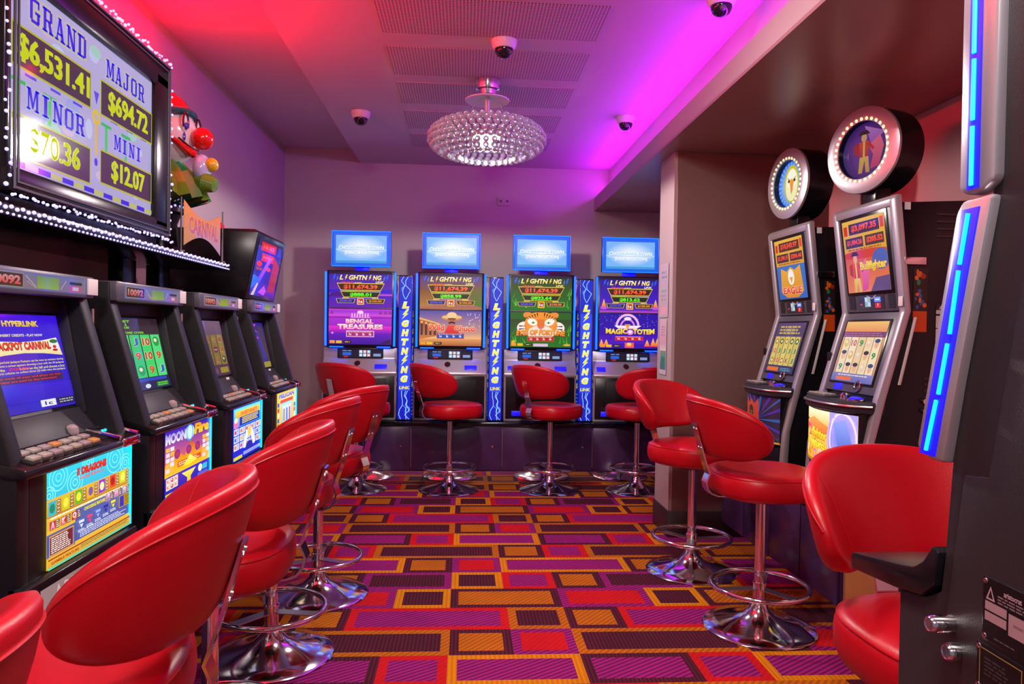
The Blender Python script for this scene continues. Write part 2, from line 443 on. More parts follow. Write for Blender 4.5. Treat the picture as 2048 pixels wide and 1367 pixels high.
# carpet: rows of blocks, each a border and a centre
def carpet_mat(name, col, dark, ang, scale=45., amt=.55):
    m = bpy.data.materials.new(name); m.use_nodes = True; nt = m.node_tree; b = nt.nodes['Principled BSDF']; L = nt.links.new
    b.inputs['Roughness'].default_value = .9; b.inputs['Specular IOR Level'].default_value = .15
    tc = nt.nodes.new('ShaderNodeTexCoord'); mp = nt.nodes.new('ShaderNodeMapping'); mp.inputs['Rotation'].default_value = (0, 0, ang)
    wv = nt.nodes.new('ShaderNodeTexWave'); wv.inputs['Scale'].default_value = scale / (2 * pi) ; wv.inputs['Distortion'].default_value = .6; wv.inputs['Detail'].default_value = 2; wv.inputs['Detail Scale'].default_value = 8
    nz = nt.nodes.new('ShaderNodeTexNoise'); nz.inputs['Scale'].default_value = 5; nz.inputs['Detail'].default_value = 5
    nf = nt.nodes.new('ShaderNodeTexNoise'); nf.inputs['Scale'].default_value = 350
    L(tc.outputs['Object'], mp.inputs[0]); L(mp.outputs[0], wv.inputs['Vector']); L(tc.outputs['Object'], nz.inputs['Vector']); L(tc.outputs['Object'], nf.inputs['Vector'])
    mr = nt.nodes.new('ShaderNodeMapRange'); mr.inputs[1].default_value = .25; mr.inputs[2].default_value = .75; mr.inputs[4].default_value = amt
    L(wv.outputs['Fac'], mr.inputs[0])
    mx = nt.nodes.new('ShaderNodeMix'); mx.data_type = 'RGBA'; mx.inputs[6].default_value = (*lin(col), 1); mx.inputs[7].default_value = (*lin(dark), 1); L(mr.outputs[0], mx.inputs[0])
    m2 = nt.nodes.new('ShaderNodeMix'); m2.data_type = 'RGBA'; m2.blend_type = 'MULTIPLY'; m2.inputs[0].default_value = .35
    L(mx.outputs[2], m2.inputs[6]); L(nz.outputs['Fac'], m2.inputs[7]); 
    m3 = nt.nodes.new('ShaderNodeMix'); m3.data_type = 'RGBA'; m3.blend_type = 'OVERLAY'; m3.inputs[0].default_value = .35
    L(m2.outputs[2], m3.inputs[6]); L(nf.outputs['Fac'], m3.inputs[7]); L(m3.outputs[2], b.inputs['Base Color'])
    bp = nt.nodes.new('ShaderNodeBump'); bp.inputs['Strength'].default_value = .35; bp.inputs['Distance'].default_value = .003; L(wv.outputs['Fac'], bp.inputs['Height']); L(bp.outputs[0], b.inputs['Normal'])
    return m
CM = [carpet_mat('carpet_purple', '#a81e80', '#561048', radians(56), 96, .8),
      carpet_mat('carpet_red', '#cf1520', '#b0101e', radians(35), 96, .45),
      carpet_mat('carpet_orange', '#c8700e', '#8c4418', radians(40), 96, .6),
      carpet_mat('carpet_dark', '#5c1c34', '#3a1220', 0, 130, .85),
      carpet_mat('carpet_yellow', '#e08c06', '#b06410', 0, 110, .5)]
Pu, Re, Or, Dk, Ye = range(5)
PER = 1.19
ROWS = [  # (border, centre, start)
 [(Dk, Pu, -.725), (Re, Pu, -.30), (Ye, Pu, -.045)],
 [(Or, Dk, -.725), (Dk, Or, -.04), (Pu, Re, .21)],
 [(Re, Pu, -.48), (Or, Dk, .21), (Dk, Or, .465)],
 [(Pu, Re, -.725), (Ye, Dk, -.30), (Dk, Or, -.045)],
 [(Pu, Dk, -.48), (Ye, Dk, -.045), (Re, Pu, .208), (Dk, Or, .466)],
 [(Ye, Pu, -.98), (Dk, Or, -.298), (Pu, Re, -.045)],
 [(Or, Dk, -.48), (Dk, Or, .211), (Re, Pu, .464)]]
fl = MB()
k0 = int((Y0 - 2.53) / .2375) - 1
for k in range(k0, 18):
    y0, y1 = 2.53 + .2375 * k, 2.53 + .2375 * (k + 1); y0 = max(y0, Y0); y1 = min(y1, YB)
    if y1 - y0 < .01: continue
    row = ROWS[k % 7]
    for n in range(-2, 4):
        for i, (bo, ce, x) in enumerate(row):
            xe = row[i + 1][2] if i + 1 < len(row) else row[0][2] + PER
            a, b = max(XL, x + n * PER), min(XR, xe + n * PER)
            if b - a < .005: continue
            t = .036; ia, ib, ya, yb = a + t, b - t, y0 + t, y1 - t
            if ib - ia < .01 or yb - ya < .01:
                fl.add([(a, y0, 0), (b, y0, 0), (b, y1, 0), (a, y1, 0)], [(0, 1, 2, 3)], bo); continue
            fl.add([(a, y0, 0), (b, y0, 0), (b, y1, 0), (a, y1, 0), (ia, ya, 0), (ib, ya, 0), (ib, yb, 0), (ia, yb, 0)],
                   [(0, 1, 5, 4), (1, 2, 6, 5), (2, 3, 7, 6), (3, 0, 4, 7)], bo)
            fl.add([(ia, ya, 0), (ib, ya, 0), (ib, yb, 0), (ia, yb, 0)], [(0, 1, 2, 3)], ce)
o = link('floor', fl.mesh('floor', 0), CM); o['kind'] = 'structure'

struct('wall_back', MB().box(XL - .1, XR + .1, YB, YB + .1, 0, 3.0), M['wall'])
struct('wall_left', MB().box(XL - .1, XL, Y0, YB, 0, 3.0), M['wall'])
struct('wall_right', MB().box(XR, XR + .1, Y0, YB, 0, 3.0), M['wallr'])
struct('ceiling', MB().box(XL, 1.40, Y0, YB, ZC, ZC + .1), M['ceil'])
RX0, RX1 = -.957, 1.30
struct('ceiling_raft', MB().box(RX0, RX1, Y0, YB, ZR, ZC), M['ceil'])
struct('ceiling_bulkhead', MB().prism([(1.30, 2.365), (1.30, 3.0), (XR, 3.0), (XR, 2.365)], 'y', Y0, YB), M['ceil'])
struct('ceiling_soffit', MB().box(1.168, XR, Y0, YB, 2.350, 2.365), M['soffit'])
struct('trim_1', MB().box(1.168, 1.190, Y0, YB, 2.365, 2.47), M['pillar'])
# nib wall closing the alcove
struct('wall_alcove', MB().box(1.28, XR, 4.345, 4.355, 0, 2.35), M['brown'])
struct('wall_nib', MB().box(1.262, XR, 4.355, 4.67, 0, 2.35), M['pillar'])
struct('baseboard_nib', MB().box(1.254, 1.80, 4.335, 4.68, 0, .16, .003), M['skirt'])
# perforated panels in the raft
def perforated():
    m = material('perforated_ceiling_panel', (.55, .48, .50), .8); nt = m.node_tree; b = nt.nodes['Principled BSDF']; L = nt.links.new
    tc = nt.nodes.new('ShaderNodeTexCoord'); mp = nt.nodes.new('ShaderNodeMapping'); mp.inputs['Scale'].default_value = (62, 62, 0)
    fr = nt.nodes.new('ShaderNodeVectorMath'); fr.operation = 'FRACTION'; sb = nt.nodes.new('ShaderNodeVectorMath'); sb.operation = 'SUBTRACT'; sb.inputs[1].default_value = (.5, .5, 0)
    ln = nt.nodes.new('ShaderNodeVectorMath'); ln.operation = 'LENGTH'; lt = nt.nodes.new('ShaderNodeMath'); lt.operation = 'LESS_THAN'; lt.inputs[1].default_value = .27
    L(tc.outputs['Object'], mp.inputs[0]); L(mp.outputs[0], fr.inputs[0]); L(fr.outputs[0], sb.inputs[0]); L(sb.outputs[0], ln.inputs[0]); L(ln.outputs['Value'], lt.inputs[0])
    mx = nt.nodes.new('ShaderNodeMix'); mx.data_type = 'RGBA'; mx.inputs[6].default_value = (.56, .50, .52, 1); mx.inputs[7].default_value = (.10, .07, .08, 1)
    L(lt.outputs[0], mx.inputs[0]); L(mx.outputs[2], b.inputs['Base Color']); return m
PM = perforated()
for i, (a, b) in enumerate(((2.75, 3.15), (3.28, 3.68), (3.85, 4.27), (4.40, 4.81), (4.97, 5.40), (5.55, 5.95))):
    struct('trim_%d' % (i + 2), MB().box(-.43, .65, a, b, ZR - .003, ZR), PM)

# wall socket on the back wall
t = thing('power_outlet', 'white power outlet high on the back wall', 'power outlet', (.34, YB, 2.414))
MB().box(-.06, .06, -.012, 0, -.038, .038, .004).build('face_plate', M['wall'], t)
s = MB()
for sx in (-.03, .03): s.box(sx - .012, sx + .012, -.0135, -.011, -.006, .012)
s.build('socket_slot', M['slate'], t)

# ------------------------------------------------------------------ stools
def superell(n, e):
    return [(math.copysign(abs(cos(a)) ** (2 / e), cos(a)), math.copysign(abs(sin(a)) ** (2 / e), sin(a))) for a in (2 * pi * i / n for i in range(n))]
def rm(z): return .222 + .34 * (z - .73)
def make_stool():
    t = thing('gaming_stool', '', 'stool', group='red leather swivel stools')
    # base, column, ring
    MB().lathe([(0, 0), (.232, 0), (.235, .004), (.228, .010), (.17, .020), (.11, .036), (.065, .058), (.040, .088), (.031, .115), (0, .115)], 56).build('base', M['chrome'], t)
    MB().lathe([(.0265, .09), (.0265, .185), (.029, .186), (.029, .196), (.0225, .198), (.0215, .56)], 28).build('column', M['chrome'], t)
    fr = MB().torus((0, 0, .18), .200, .0105, 64, 12)
    ring = fr.build('foot_ring', M['chrome'], t)
    sp = MB()
    for k in range(3):
        a = radians(90 + 120 * k); q = Matrix.Rotation(a, 4, 'Z')
        b = MB().box(.024, .196, -.021, .021, .166, .170); b.xform(q); sp.add(b.v, b.f)
    sp.build('spoke', M['steel'], ring)
    MB().lathe([(0, .545), (.085, .545), (.095, .562), (.095, .574), (0, .574)], 32).build('swivel_plate', M['matte'], t)
    # seat cushion
    n = 48; se = superell(n, 2.7); prof = [(.86, .572), (.955, .580), (.992, .602), (1.0, .628), (.992, .650), (.965, .667), (.90, .677), (.70, .683), (.35, .685)]
    vs = []; fs = []
    for sc, z in prof:
        for x, y in se: vs.append((x * .228 * sc, -.01 + y * .225 * sc, z))
    for j in range(len(prof) - 1):
        for i in range(n): fs.append((j * n + i, j * n + (i + 1) % n, (j + 1) * n + (i + 1) % n, (j + 1) * n + i))
    fs.append(tuple(range(n))[::-1]); fs.append(tuple(range((len(prof) - 1) * n, len(prof) * n)))
    seat = MB().add(vs, fs).build('seat', M['leather'], t, 60)
    MB().tube([(x * .228 * .972, -.01 + y * .225 * .972, .665) for x, y in se], .0022, 6, True).build('piping', M['leather'], seat)
    # wrap-around backrest
    A = radians(73); ns = 44; sect = superell(18, 3.2); vs = []; fs = []
    def bz(s):
        q = abs(s); top = .992 - .075 * q ** 2.2; bot = .731 + .018 * q * q; mid = .5 * (top + bot) - .01 * q * q
        return mid, .5 * (top - bot) * max(0., 1 - q ** 5.5) ** .45
    ss = [-cos(pi * i / ns) for i in range(ns + 1)]
    ss = [math.copysign(abs(s) ** .9, s) for s in ss]
    m_ = len(sect)
    for s in ss[1:-1]:
        a = A * s; zc, hh = bz(s); tt = .031 * max(.0, 1 - abs(s) ** 9) ** .5
        for u, v in sect:
            z = zc + hh * v; r = rm(z) + tt * u * (1 - .25 * v)
            vs.append((r * sin(a), r * cos(a), z))
    k = ns - 1
    for i in range(k - 1):
        for j in range(m_): fs.append((i * m_ + j, i * m_ + (j + 1) % m_, (i + 1) * m_ + (j + 1) % m_, (i + 1) * m_ + j))
    fs.append(tuple(range(m_))); fs.append(tuple(range((k - 1) * m_, k * m_))[::-1])
    back = MB().add(vs, fs).build('backrest', M['leather'], t, 70)
    pts = []
    for i in range(61):
        s = -.985 + 1.97 * i / 60; zc, hh = bz(s); z = zc + hh * .80; tt = .031 * max(.0, 1 - abs(s) ** 9) ** .5; r = rm(z) + tt * .81 * .8 + .0004; pts.append((r * sin(A * s), r * cos(A * s), z))
    seam = MB().tube(pts, .0022, 6)
    for sg in (-1, 1):
        s = .66 * sg; q = []
        for i in range(13):
            v = -.9 + 1.8 * i / 12; zc, hh = bz(s); z = zc + hh * v; r = rm(z) - .031 * (1 - .25 * v) * max(0, 1 - abs(v) ** 3.2) ** (1 / 3.2) - .0002; q.append((r * sin(A * s), r * cos(A * s), z))
        seam.tube(q, .0018, 6)
    seam.build('seam', M['leather'], back)
    # bracket
    path = [(.02, .566), (.17, .566), (.205, .568), (.232, .578), (.248, .597), (.256, .625)]
    for z in (.66, .70, .74, .78, .82, .87): path.append((rm(z) + .031 * (1 - .25 * max(-1, (z - .861) / .129)) + .005, z))
    br = MB().ribbon(path, .052, .006).build('back_bracket', M['chrome'], t)
    b = MB()
    for z in (.77, .85):
        for x in (-.014, .014):
            y = rm(z) + .031 * (1 - .25 * (z - .861) / .129) + .008; b.cyl((x, y - .002, z), (x, y + .003, z - .001), .0055, 8)
    b.build('screw', M['steel'], br)
    return t
proto = make_stool()
def face_rot(dx, dy): return math.atan2(dx, -dy)   # rotation that turns -Y to (dx, dy)
STOOLS = [
 (-.708, .622, (-.98, .1), 'red stool cut by the lower left corner of the photo, only its back end showing'),
 (-.685, 1.27, (-.99, -.13), 'largest red stool, its outer back filling the lower left of the photo'),
 (-.675, 2.0, (-1., .0), 'red stool in left row before the machine with the deep blue screen'),
 (-.715, 2.79, (-.98, .17), 'red stool in left row before the machine with the bright green reels'),
 (-.668, 3.425, (-.90, .42), 'red stool at far end of left row before the dim yellow reels'),
 (-.818, 5.645, (.55, .83), 'red stool by back wall at leftmost bank machine, bare steel bracket showing'),
 (-.101, 5.625, (.86, .50), 'red stool turned sideways before the sombrero machine at the back'),
 (.680, 5.625, (.74, .67), 'red stool turned sideways before the tiger machine at the back'),
 (1.364, 5.61, (-.35, .94), 'red stool by back machine half hidden behind the pillar'),
 (1.21, 3.73, (.62, -.78), 'red stool beside the pillar, its back curving towards the left'),
 (1.273, 3.0, (1.0, .06), 'red stool turned sideways in the right row before the bullfight machine'),
 (1.0, 1.365, (.06, -1.0), 'red stool in front right, partly behind the black machine edge'),
]
for i, (x, y, d, lab) in enumerate(STOOLS):
    if i == 0:
        proto.location = (x, y, 0); proto.rotation_euler = (0, 0, face_rot(*d)); proto['label'] = lab
    else: dup(proto, (x, y, 0), face_rot(*d), lab)

# ------------------------------------------------------------------ left bank of upright machines
R_ = random.Random(7)
UX, UZ = (1, 0, 0), (0, 0, 1)
def reels(a, x0, y0, x1, y1, cols, rows, bg, syms, line='#303020', seed=1):
    """a grid of reel symbols"""
    rd = random.Random(seed); cw, ch = (x1 - x0) / cols, (y1 - y0) / rows
    for i in range(cols):
        a.rect(x0 + i * cw + cw * .04, y0, x0 + (i + 1) * cw - cw * .04, y1, bg[i % len(bg)])
    for i in range(cols):
        for j in range(rows):
            s, c = rd.choice(syms); cx, cy = x0 + (i + .5) * cw, y0 + (j + .5) * ch
            if s == 'o': a.ring(cx, cy, cw * .17, cw * .32, c, 16, sy=ch / cw * .95); a.ell(cx, cy, cw * .10, ch * .12, '#f0f0ff', 10)
            elif s == 'd': a.ell(cx, cy, cw * .32, ch * .36, c, 14); a.ell(cx - cw * .05, cy + ch * .08, cw * .16, ch * .14, '#f4e6c0', 10)
            elif s == 'h': a.ell(cx, cy - ch * .08, cw * .26, ch * .30, '#e8b088', 14); a.ell(cx, cy + ch * .22, cw * .34, ch * .17, c, 12)
            elif s == 'r': a.rect(cx - cw * .3, cy - ch * .3, cx + cw * .3, cy + ch * .3, c); a.line([(cx - cw * .2, cy), (cx + cw * .2, cy)], ch * .1, '#f0e0a0')
            else: a.text(s, cx, cy, cw * (.5 if len(s) == 1 else .72), ch * .55, c, None, .04, 0, '#f8f0d0', .03)
    for i in range(cols + 1): a.line([(x0 + i * cw, y0), (x0 + i * cw, y1)], cw * .05, line)
def scr_hyper(w, h):
    a = Art(w, h, '#2008b8', '#3a14e0')
    a.ell(.25 * w, .52 * h, .6 * w, .3 * h, '#6a1cb8', 24, '#3010cc')
    a.ell(.36 * w, .915 * h, .05 * w, .055 * h, '#c89a30'); a.ring(.36 * w, .915 * h, .022 * w, .03 * w, '#4a2a10'); a.text('S', .36 * w, .915 * h, .03 * w, .05 * h, '#f8e8a0')
    a.text('HYPERLINK', .60 * w, .905 * h, .36 * w, .06 * h, '#e0b040', '#f8e070', .05, 0, '#5a3010')
    a.text('INSERT CREDITS - PLAY NOW', .59 * w, .785 * h, .42 * w, .026 * h, '#f0e8a0', None, .03)
    P = [(-.02, .745), (.2, .725), (.45, .715), (.7, .725), (.93, .755), (.97, .56), (.7, .59), (.45, .6), (.2, .585), (-.02, .555)]
    P = [(.22 + x * .78, y) for x, y in P]; a.poly([(x * w, y * h) for x, y in P], '#f4e090', '#fff8e0')
    for x in (.27, .905):
        a.ell(x * w, .665 * h, .055 * w, .06 * h, '#f8f0f0'); a.ell(x * w, .655 * h, .02 * w, .018 * h, '#e01010'); a.ell(x * w, .62 * h, .03 * w, .014 * h, '#c01818'); a.ell(x * w, .715 * h, .045 * w, .022 * h, '#187838')
    a.text('JACKPOT CARNIVAL', .59 * w, .662 * h, .54 * w, .105 * h, '#d81808', '#f04010', .04, 0, '#601008', .03)
    rd = random.Random(5)
    for i, (t, c) in enumerate((('The HyperLink Jackpot Feature can be won at random during', '#e8d840'), ('When won a screen appears showing a box with the 30 jackpots', '#e8d840'), ('Press the               button on the left and choose a box', '#e8d840'), ('The first column to collect three (3) balls wins the jackpot', '#e8d840'))):
        a.text(t, .60 * w, (.515 - .036 * i) * h, .74 * w, .028 * h, c, None, .02)
    a.text('STOP REELS', .49 * w, .443 * h, .2 * w, .026 * h, '#f03020', None, .03)
    a.rect(.1 * w, .30 * h, .92 * w, .375 * h, '#3c1450')
    a.text('Malfunction voids all pays and plays on this', .5 * w, .355 * h, .8 * w, .024 * h, '#f02020', None, .02); a.text('jackpot prizes are paid by the attendant', .48 * w, .32 * h, .74 * w, .024 * h, '#f02020', None, .02)
    a.rect(0, .10 * h, w, .27 * h, '#2a0cc0', '#3414d8'); a.rect(.62 * w, .03 * h, .78 * w, .10 * h, '#f0f0f8'); a.text('1c', .70 * w, .064 * h, .08 * w, .04 * h, '#2020a0'); a.rect(.80 * w, .03 * h, .99 * w, .10 * h, '#181438'); a.lines(.82 * w, .04 * h, .98 * w, .09 * h, 2, '#b0b0d0')
    return a
def scr_green(w, h):
    a = Art(w, h, '#0c1420', '#30202c')
    for x in (.16, .40): a.text('CREDIT' if x < .3 else 'BET', x * w, .955 * h, .16 * w, .03 * h, '#70e020'); a.text('2', x * w, .91 * h, .03 * w, .035 * h, '#90f020'); a.text('4.00', x * w, .87 * h, .1 * w, .03 * h, '#70e020')
    a.text('GAME OVER', .5 * w, .80 * h, .4 * w, .03 * h, '#80d020')
    reels(a, .02 * w, .17 * h, .98 * w, .77 * h, 5, 3, ['#38d868', '#50e080', '#30c860'], [('o', '#1848c8'), ('10', '#d02818'), ('A', '#c03010'), ('d', '#20a040'), ('9', '#e04818'), ('o', '#1030a0'), ('J', '#1860c0')], '#083818', 11)
    a.rect(.06 * w, .115 * h, .94 * w, .16 * h, '#1a40c0'); a.rect(0, 0, w, .11 * h, '#101850'); a.rect(.05 * w, .01 * h, .2 * w, .06 * h, '#f0e8f0'); a.ell(.55 * w, .05 * h, .05 * w, .03 * h, '#e0e0f8'); a.rect(.72 * w, .02 * h, .95 * w, .09 * h, '#187838'); a.lines(.74 * w, .03 * h, .94 * w, .085 * h, 2, '#70e050')
    return a
def scr_pale(w, h):
    a = Art(w, h, '#503048', '#8a5a90'); a.rect(0, .76 * h, w, h, '#806088', '#a07898')
    reels(a, .02 * w, .2 * h, .98 * w, .75 * h, 5, 3, ['#a88a40', '#b89848', '#98803c'], [('A', '#d05020'), ('K', '#b03818'), ('d', '#506030'), ('r', '#904060'), ('Q', '#c07018'), ('d', '#a04838')], '#503020', 4)
    a.rect(0, .02 * h, w, .18 * h, '#6a3c60'); a.rect(.05 * w, .04 * h, .3 * w, .15 * h, '#c070c0'); a.rect(.4 * w, .05 * h, .62 * w, .14 * h, '#806088'); a.rect(.70 * w, .05 * h, .95 * w, .15 * h, '#c0b030')
    return a
def scr_stripe(w, h):
    a = Art(w, h, '#604858', '#3018a0'); a.poly([(0, h), (.35 * w, h), (.62 * w, .45 * h), (.7 * w, .1 * h), (.45 * w, .1 * h), (.2 * w, .55 * h)], '#8a7098', '#a080b0')
    a.poly([(0, h), (.12 * w, h), (.42 * w, .5 * h), (.5 * w, .1 * h), (.36 * w, .1 * h), (.16 * w, .55 * h)], '#3848e8'); a.poly([(.62 * w, .8 * h), (.72 * w, .8 * h), (.9 * w, .3 * h), (.78 * w, .14 * h)], '#3040d8')
    a.poly([(.3 * w, .98 * h), (.7 * w, .96 * h), (.55 * w, .86 * h), (.75 * w, .78 * h), (.5 * w, .8 * h), (.35 * w, .86 * h)], '#d030e8', '#f070f8'); a.ell(.56 * w, .66 * h, .14 * w, .035 * h, '#f050d8')
    a.poly([(.72 * w, .9 * h), (.9 * w, .9 * h), (.98 * w, .3 * h), (.85 * w, .3 * h)], '#70402c', '#503060'); a.poly([(0, .42 * h), (.15 * w, .38 * h), (.3 * w, .22 * h), (0, .22 * h)], '#e8c818', '#c03020')
    a.rect(0, .0, w, .12 * h, '#c8b838'); a.rect(.1 * w, .02 * h, .5 * w, .1 * h, '#e0d060'); a.rect(.55 * w, .12 * h, .9 * w, .2 * h, '#4030a0')
    return a
def top_strip(w, h):
    a = Art(w, h, '#6868a8', '#8080b8'); a.rect(.02 * w, .08 * h, .98 * w, .92 * h, '#a08890', '#8888b8'); a.rect(.03 * w, .1 * h, .33 * w, .9 * h, '#301018'); a.frame(.03 * w, .1 * h, .33 * w, .9 * h, .05 * h, '#c0a0a0')
    a.text('10092', .18 * w, .5 * h, .25 * w, .5 * h, '#ff3038', '#ffb0b0', .05)
    a.line([(.35 * w, .8 * h), (.45 * w, .2 * h)], .06 * h, '#d8d0d0'); a.line([(.36 * w, .5 * h), (.45 * w, .15 * h)], .05 * h, '#c8b0a0')
    a.rect(.46 * w, .15 * h, .68 * w, .85 * h, '#a8d018', '#88b010'); a.line([(.70 * w, .2 * h), (.76 * w, .75 * h)], .06 * h, '#d8d0d0')
    a.rect(.80 * w, .55 * h, .94 * w, .72 * h, '#101018'); a.rect(.79 * w, .12 * h, .94 * w, .5 * h, '#e060a0'); a.rect(.83 * w, .2 * h, .9 * w, .42 * h, '#f0d8f0'); return a
def belly_dragons(w, h):
    a = Art(w, h, '#d8a828', '#e8c040'); a.rect(0, .70 * h, w, h, '#10b8d8', '#30d0f0')
    for cx, cy, r in ((.12, .92, .10), (.30, .80, .09), (.80, .90, .12), (.95, .80, .08), (.45, .97, .07), (.02, .76, .07)):
        for k in (1., .66, .33): a.ring(cx * w, cy * h, r * w * k - .008 * w, r * w * k, '#80f0f8', 18, sy=.8)
    # keep the waves inside the panel
    a.text('5 DRAGONS', .50 * w, .90 * h, .36 * w, .085 * h, '#d81810', '#f04030', .05, 0, '#600808', .04); a.text('Gold Edition', .50 * w, .825 * h, .3 * w, .035 * h, '#e02818', None, .02)
    a.rect(0, .53 * h, w, .72 * h, '#c08818', '#e0b038'); a.rect(0, .40 * h, w, .50 * h, '#d8a830'); a.rect(.30 * w, .15 * h, w, .50 * h, '#405098', '#5060a8'); a.rect(0, .12 * h, .30 * w, .36 * h, '#405098')
    cs = ['#20b0c8', '#c8c020', '#58b020', '#e0a828', '#8030c0', '#e03818', '#c8d028']
    for i, c in enumerate(cs):
        x = (.015 + .141 * i) * w; y = (.545 + .004 * i) * h
        a.rect(x, y, x + .078 * w, y + .15 * h, c); a.ell(x + .039 * w, y + .075 * h, .028 * w, .05 * h, ['#088060', '#f0e040', '#e8e030', '#7050a0', '#f8e8a0', '#a01010', '#f8f060'][i], 12)
        for k in range(4): a.rect(x + .084 * w, y + (.005 + .037 * k) * h, x + .125 * w, y + (.032 + .037 * k) * h, '#5a3018'); a.lines(x + .09 * w, y + (.008 + .037 * k) * h, x + .12 * w, y + (.03 + .037 * k) * h, 1, '#f0e8d0')
    a.lines(.03 * w, .505 * h, .95 * w, .53 * h, 1, '#f8f0e0', .7); a.line([(0, .538 * h), (w, .538 * h)], .008 * h, '#a06010')
    for i, (s, c) in enumerate((('A', '#e02890'), ('K', '#e84020'), ('Q', '#e89018'))):
        x = (.02 + .115 * i) * w; a.rect(x, .40 * h, x + .062 * w, .49 * h, '#a83030'); a.text(s, x + .031 * w, .445 * h, .045 * w, .07 * h, c, '#f8d0f0', .05, 0, '#f8f0e0'); a.rect(x + .066 * w, .40 * h, x + .1 * w, .49 * h, '#583018'); a.lines(x + .07 * w, .405 * h, x + .098 * w, .488 * h, 4, '#e8e0d0')
    for i, (s, c) in enumerate((('J', '#4030d0'), ('10', '#e040a0'), ('9', '#30a868'))):
        x = (.66 + .115 * i) * w; a.rect(x, .43 * h, x + .062 * w, .52 * h, '#c09090'); a.text(s, x + .031 * w, .475 * h, .045 * w, .07 * h, c, '#f8d0f0', .05); a.rect(x + .066 * w, .43 * h, x + .1 * w, .52 * h, '#583018'); a.lines(x + .07 * w, .435 * h, x + .098 * w, .515 * h, 4, '#e8e0d0')
    a.text('CHOOSING FEATURE', .52 * w, .465 * h, .26 * w, .04 * h, '#e8e020', None, .04, 0, '#504010')
    for i, c in enumerate(('#d0e0f8', '#f04068', '#90a8f0', '#1020a0', '#f0d820')):
        x = (.36 + .1 * i) * w; y = (.27 + .012 * i) * h; a.rect(x - .03 * w, y + .06 * h, x + .03 * w, y + .09 * h, c); a.poly([(x - .02 * w, y + .045 * h), (x + .02 * w, y + .045 * h), (x, y)], c); a.lines(x - .04 * w, y - .04 * h, x + .04 * w, y - .005 * h, 2, '#f0f0f8')
    a.lines(.34 * w, .17 * h, .95 * w, .25 * h, 4, '#d0d4f0'); a.rect(.84 * w, .27 * h, .99 * w, .42 * h, '#c09018'); a.rect(.85 * w, .28 * h, .91 * w, .41 * h, '#2030b0'); a.lines(.92 * w, .28 * h, .985 * w, .41 * h, 7, '#484810')
    a.frame(.01 * w, .135 * h, .27 * w, .345 * h, .012 * h, '#e0a010'); a.rect(.02 * w, .15 * h, .25 * w, .33 * h, '#701820'); a.lines(.03 * w, .155 * h, .24 * w, .325 * h, 8, '#f0e8e0')
    a.rect(0, 0, w, .13 * h, '#d09820', '#e0b038'); a.rect(0, .095 * h, w, .11 * h, '#a03010'); a.lines(.35 * w, .05 * h, .98 * w, .09 * h, 2, '#507050'); a.text('GAMBLE FEATURE', .18 * w, .06 * h, .3 * w, .03 * h, '#a02010'); a.rect(0, 0, w, .025 * h, '#60c8a8')
    return a
def belly_fire(w, h):
    a = Art(w, h, '#2018a8', '#301890'); a.rect(0, .33 * h, w, h, '#e86810', '#3020b0')
    a.poly([(0, .5 * h), (.2 * w, .72 * h), (.4 * w, .55 * h), (.55 * w, .75 * h), (.75 * w, .55 * h), (.9 * w, .78 * h), (w, .5 * h), (w, .33 * h), (0, .33 * h)], '#f8c010', '#c03008')
    for x in (.1, .25, .5, .7, .86): a.ell(x * w, .62 * h, .06 * w, .07 * h, '#c83010', 12, '#5a1890')
    a.text('MOON', .22 * w, .88 * h, .42 * w, .16 * h, '#e8e8f8', '#9080e0', .06, 0, '#3018a0'); a.ell(.52 * w, .88 * h, .10 * w, .115 * h, '#c8f0f8'); a.ring(.52 * w, .88 * h, .06 * w, .075 * w, '#3090c8'); a.text('Fire', .80 * w, .90 * h, .36 * w, .17 * h, '#f8d020', '#f89018', .06, .1, '#702008')
    for i in range(2):
        for j in range(5):
            for sx in (.02, .82): a.rect((sx + .085 * i) * w, (.40 + .075 * j) * h, (sx + .075 + .085 * i) * w, (.46 + .075 * j) * h, ['#f8d0e0', '#f0b040', '#e0d8f8'][(i + j) % 3]); 
    a.rect(.25 * w, .42 * h, .78 * w, .50 * h, '#d04818'); a.lines(.27 * w, .43 * h, .76 * w, .49 * h, 2, '#f8e8a0')
    a.poly([(.36 * w, .40 * h), (.52 * w, .54 * h), (.68 * w, .42 * h), (.5 * w, .38 * h)], '#f8d818', '#f8f080')
    a.rect(0, 0, w, .34 * h, '#10189a', '#2828c0'); a.poly([(.34 * w, .30 * h), (.66 * w, .30 * h), (.54 * w, .2 * h), (.54 * w, .12 * h), (.46 * w, .12 * h), (.46 * w, .2 * h)], '#f0b818', '#f8e060'); a.rect(.02 * w, .15 * h, .26 * w, .32 * h, '#c8a8b8')
    reels(a, .02 * w, .15 * h, .26 * w, .32 * h, 3, 2, ['#f0d8c8'], [('K', '#d04010'), ('d', '#a03060')], '#803030', 3)
    a.ell(.76 * w, .25 * h, .05 * w, .06 * h, '#f0e0c0'); a.rect(.82 * w, .2 * h, .93 * w, .29 * h, '#20b8e0'); a.lines(.7 * w, .10 * h, .98 * w, .18 * h, 3, '#8080e0'); a.lines(.35 * w, .05 * h, .97 * w, .09 * h, 1, '#f0f0f8'); a.rect(.01 * w, .02 * h, .28 * w, .10 * h, '#d8d010'); a.text('MOON', .14 * w, .06 * h, .2 * w, .05 * h, '#404010'); a.lines(.35 * w, .01 * h, .97 * w, .04 * h, 1, '#9090d0')
    return a
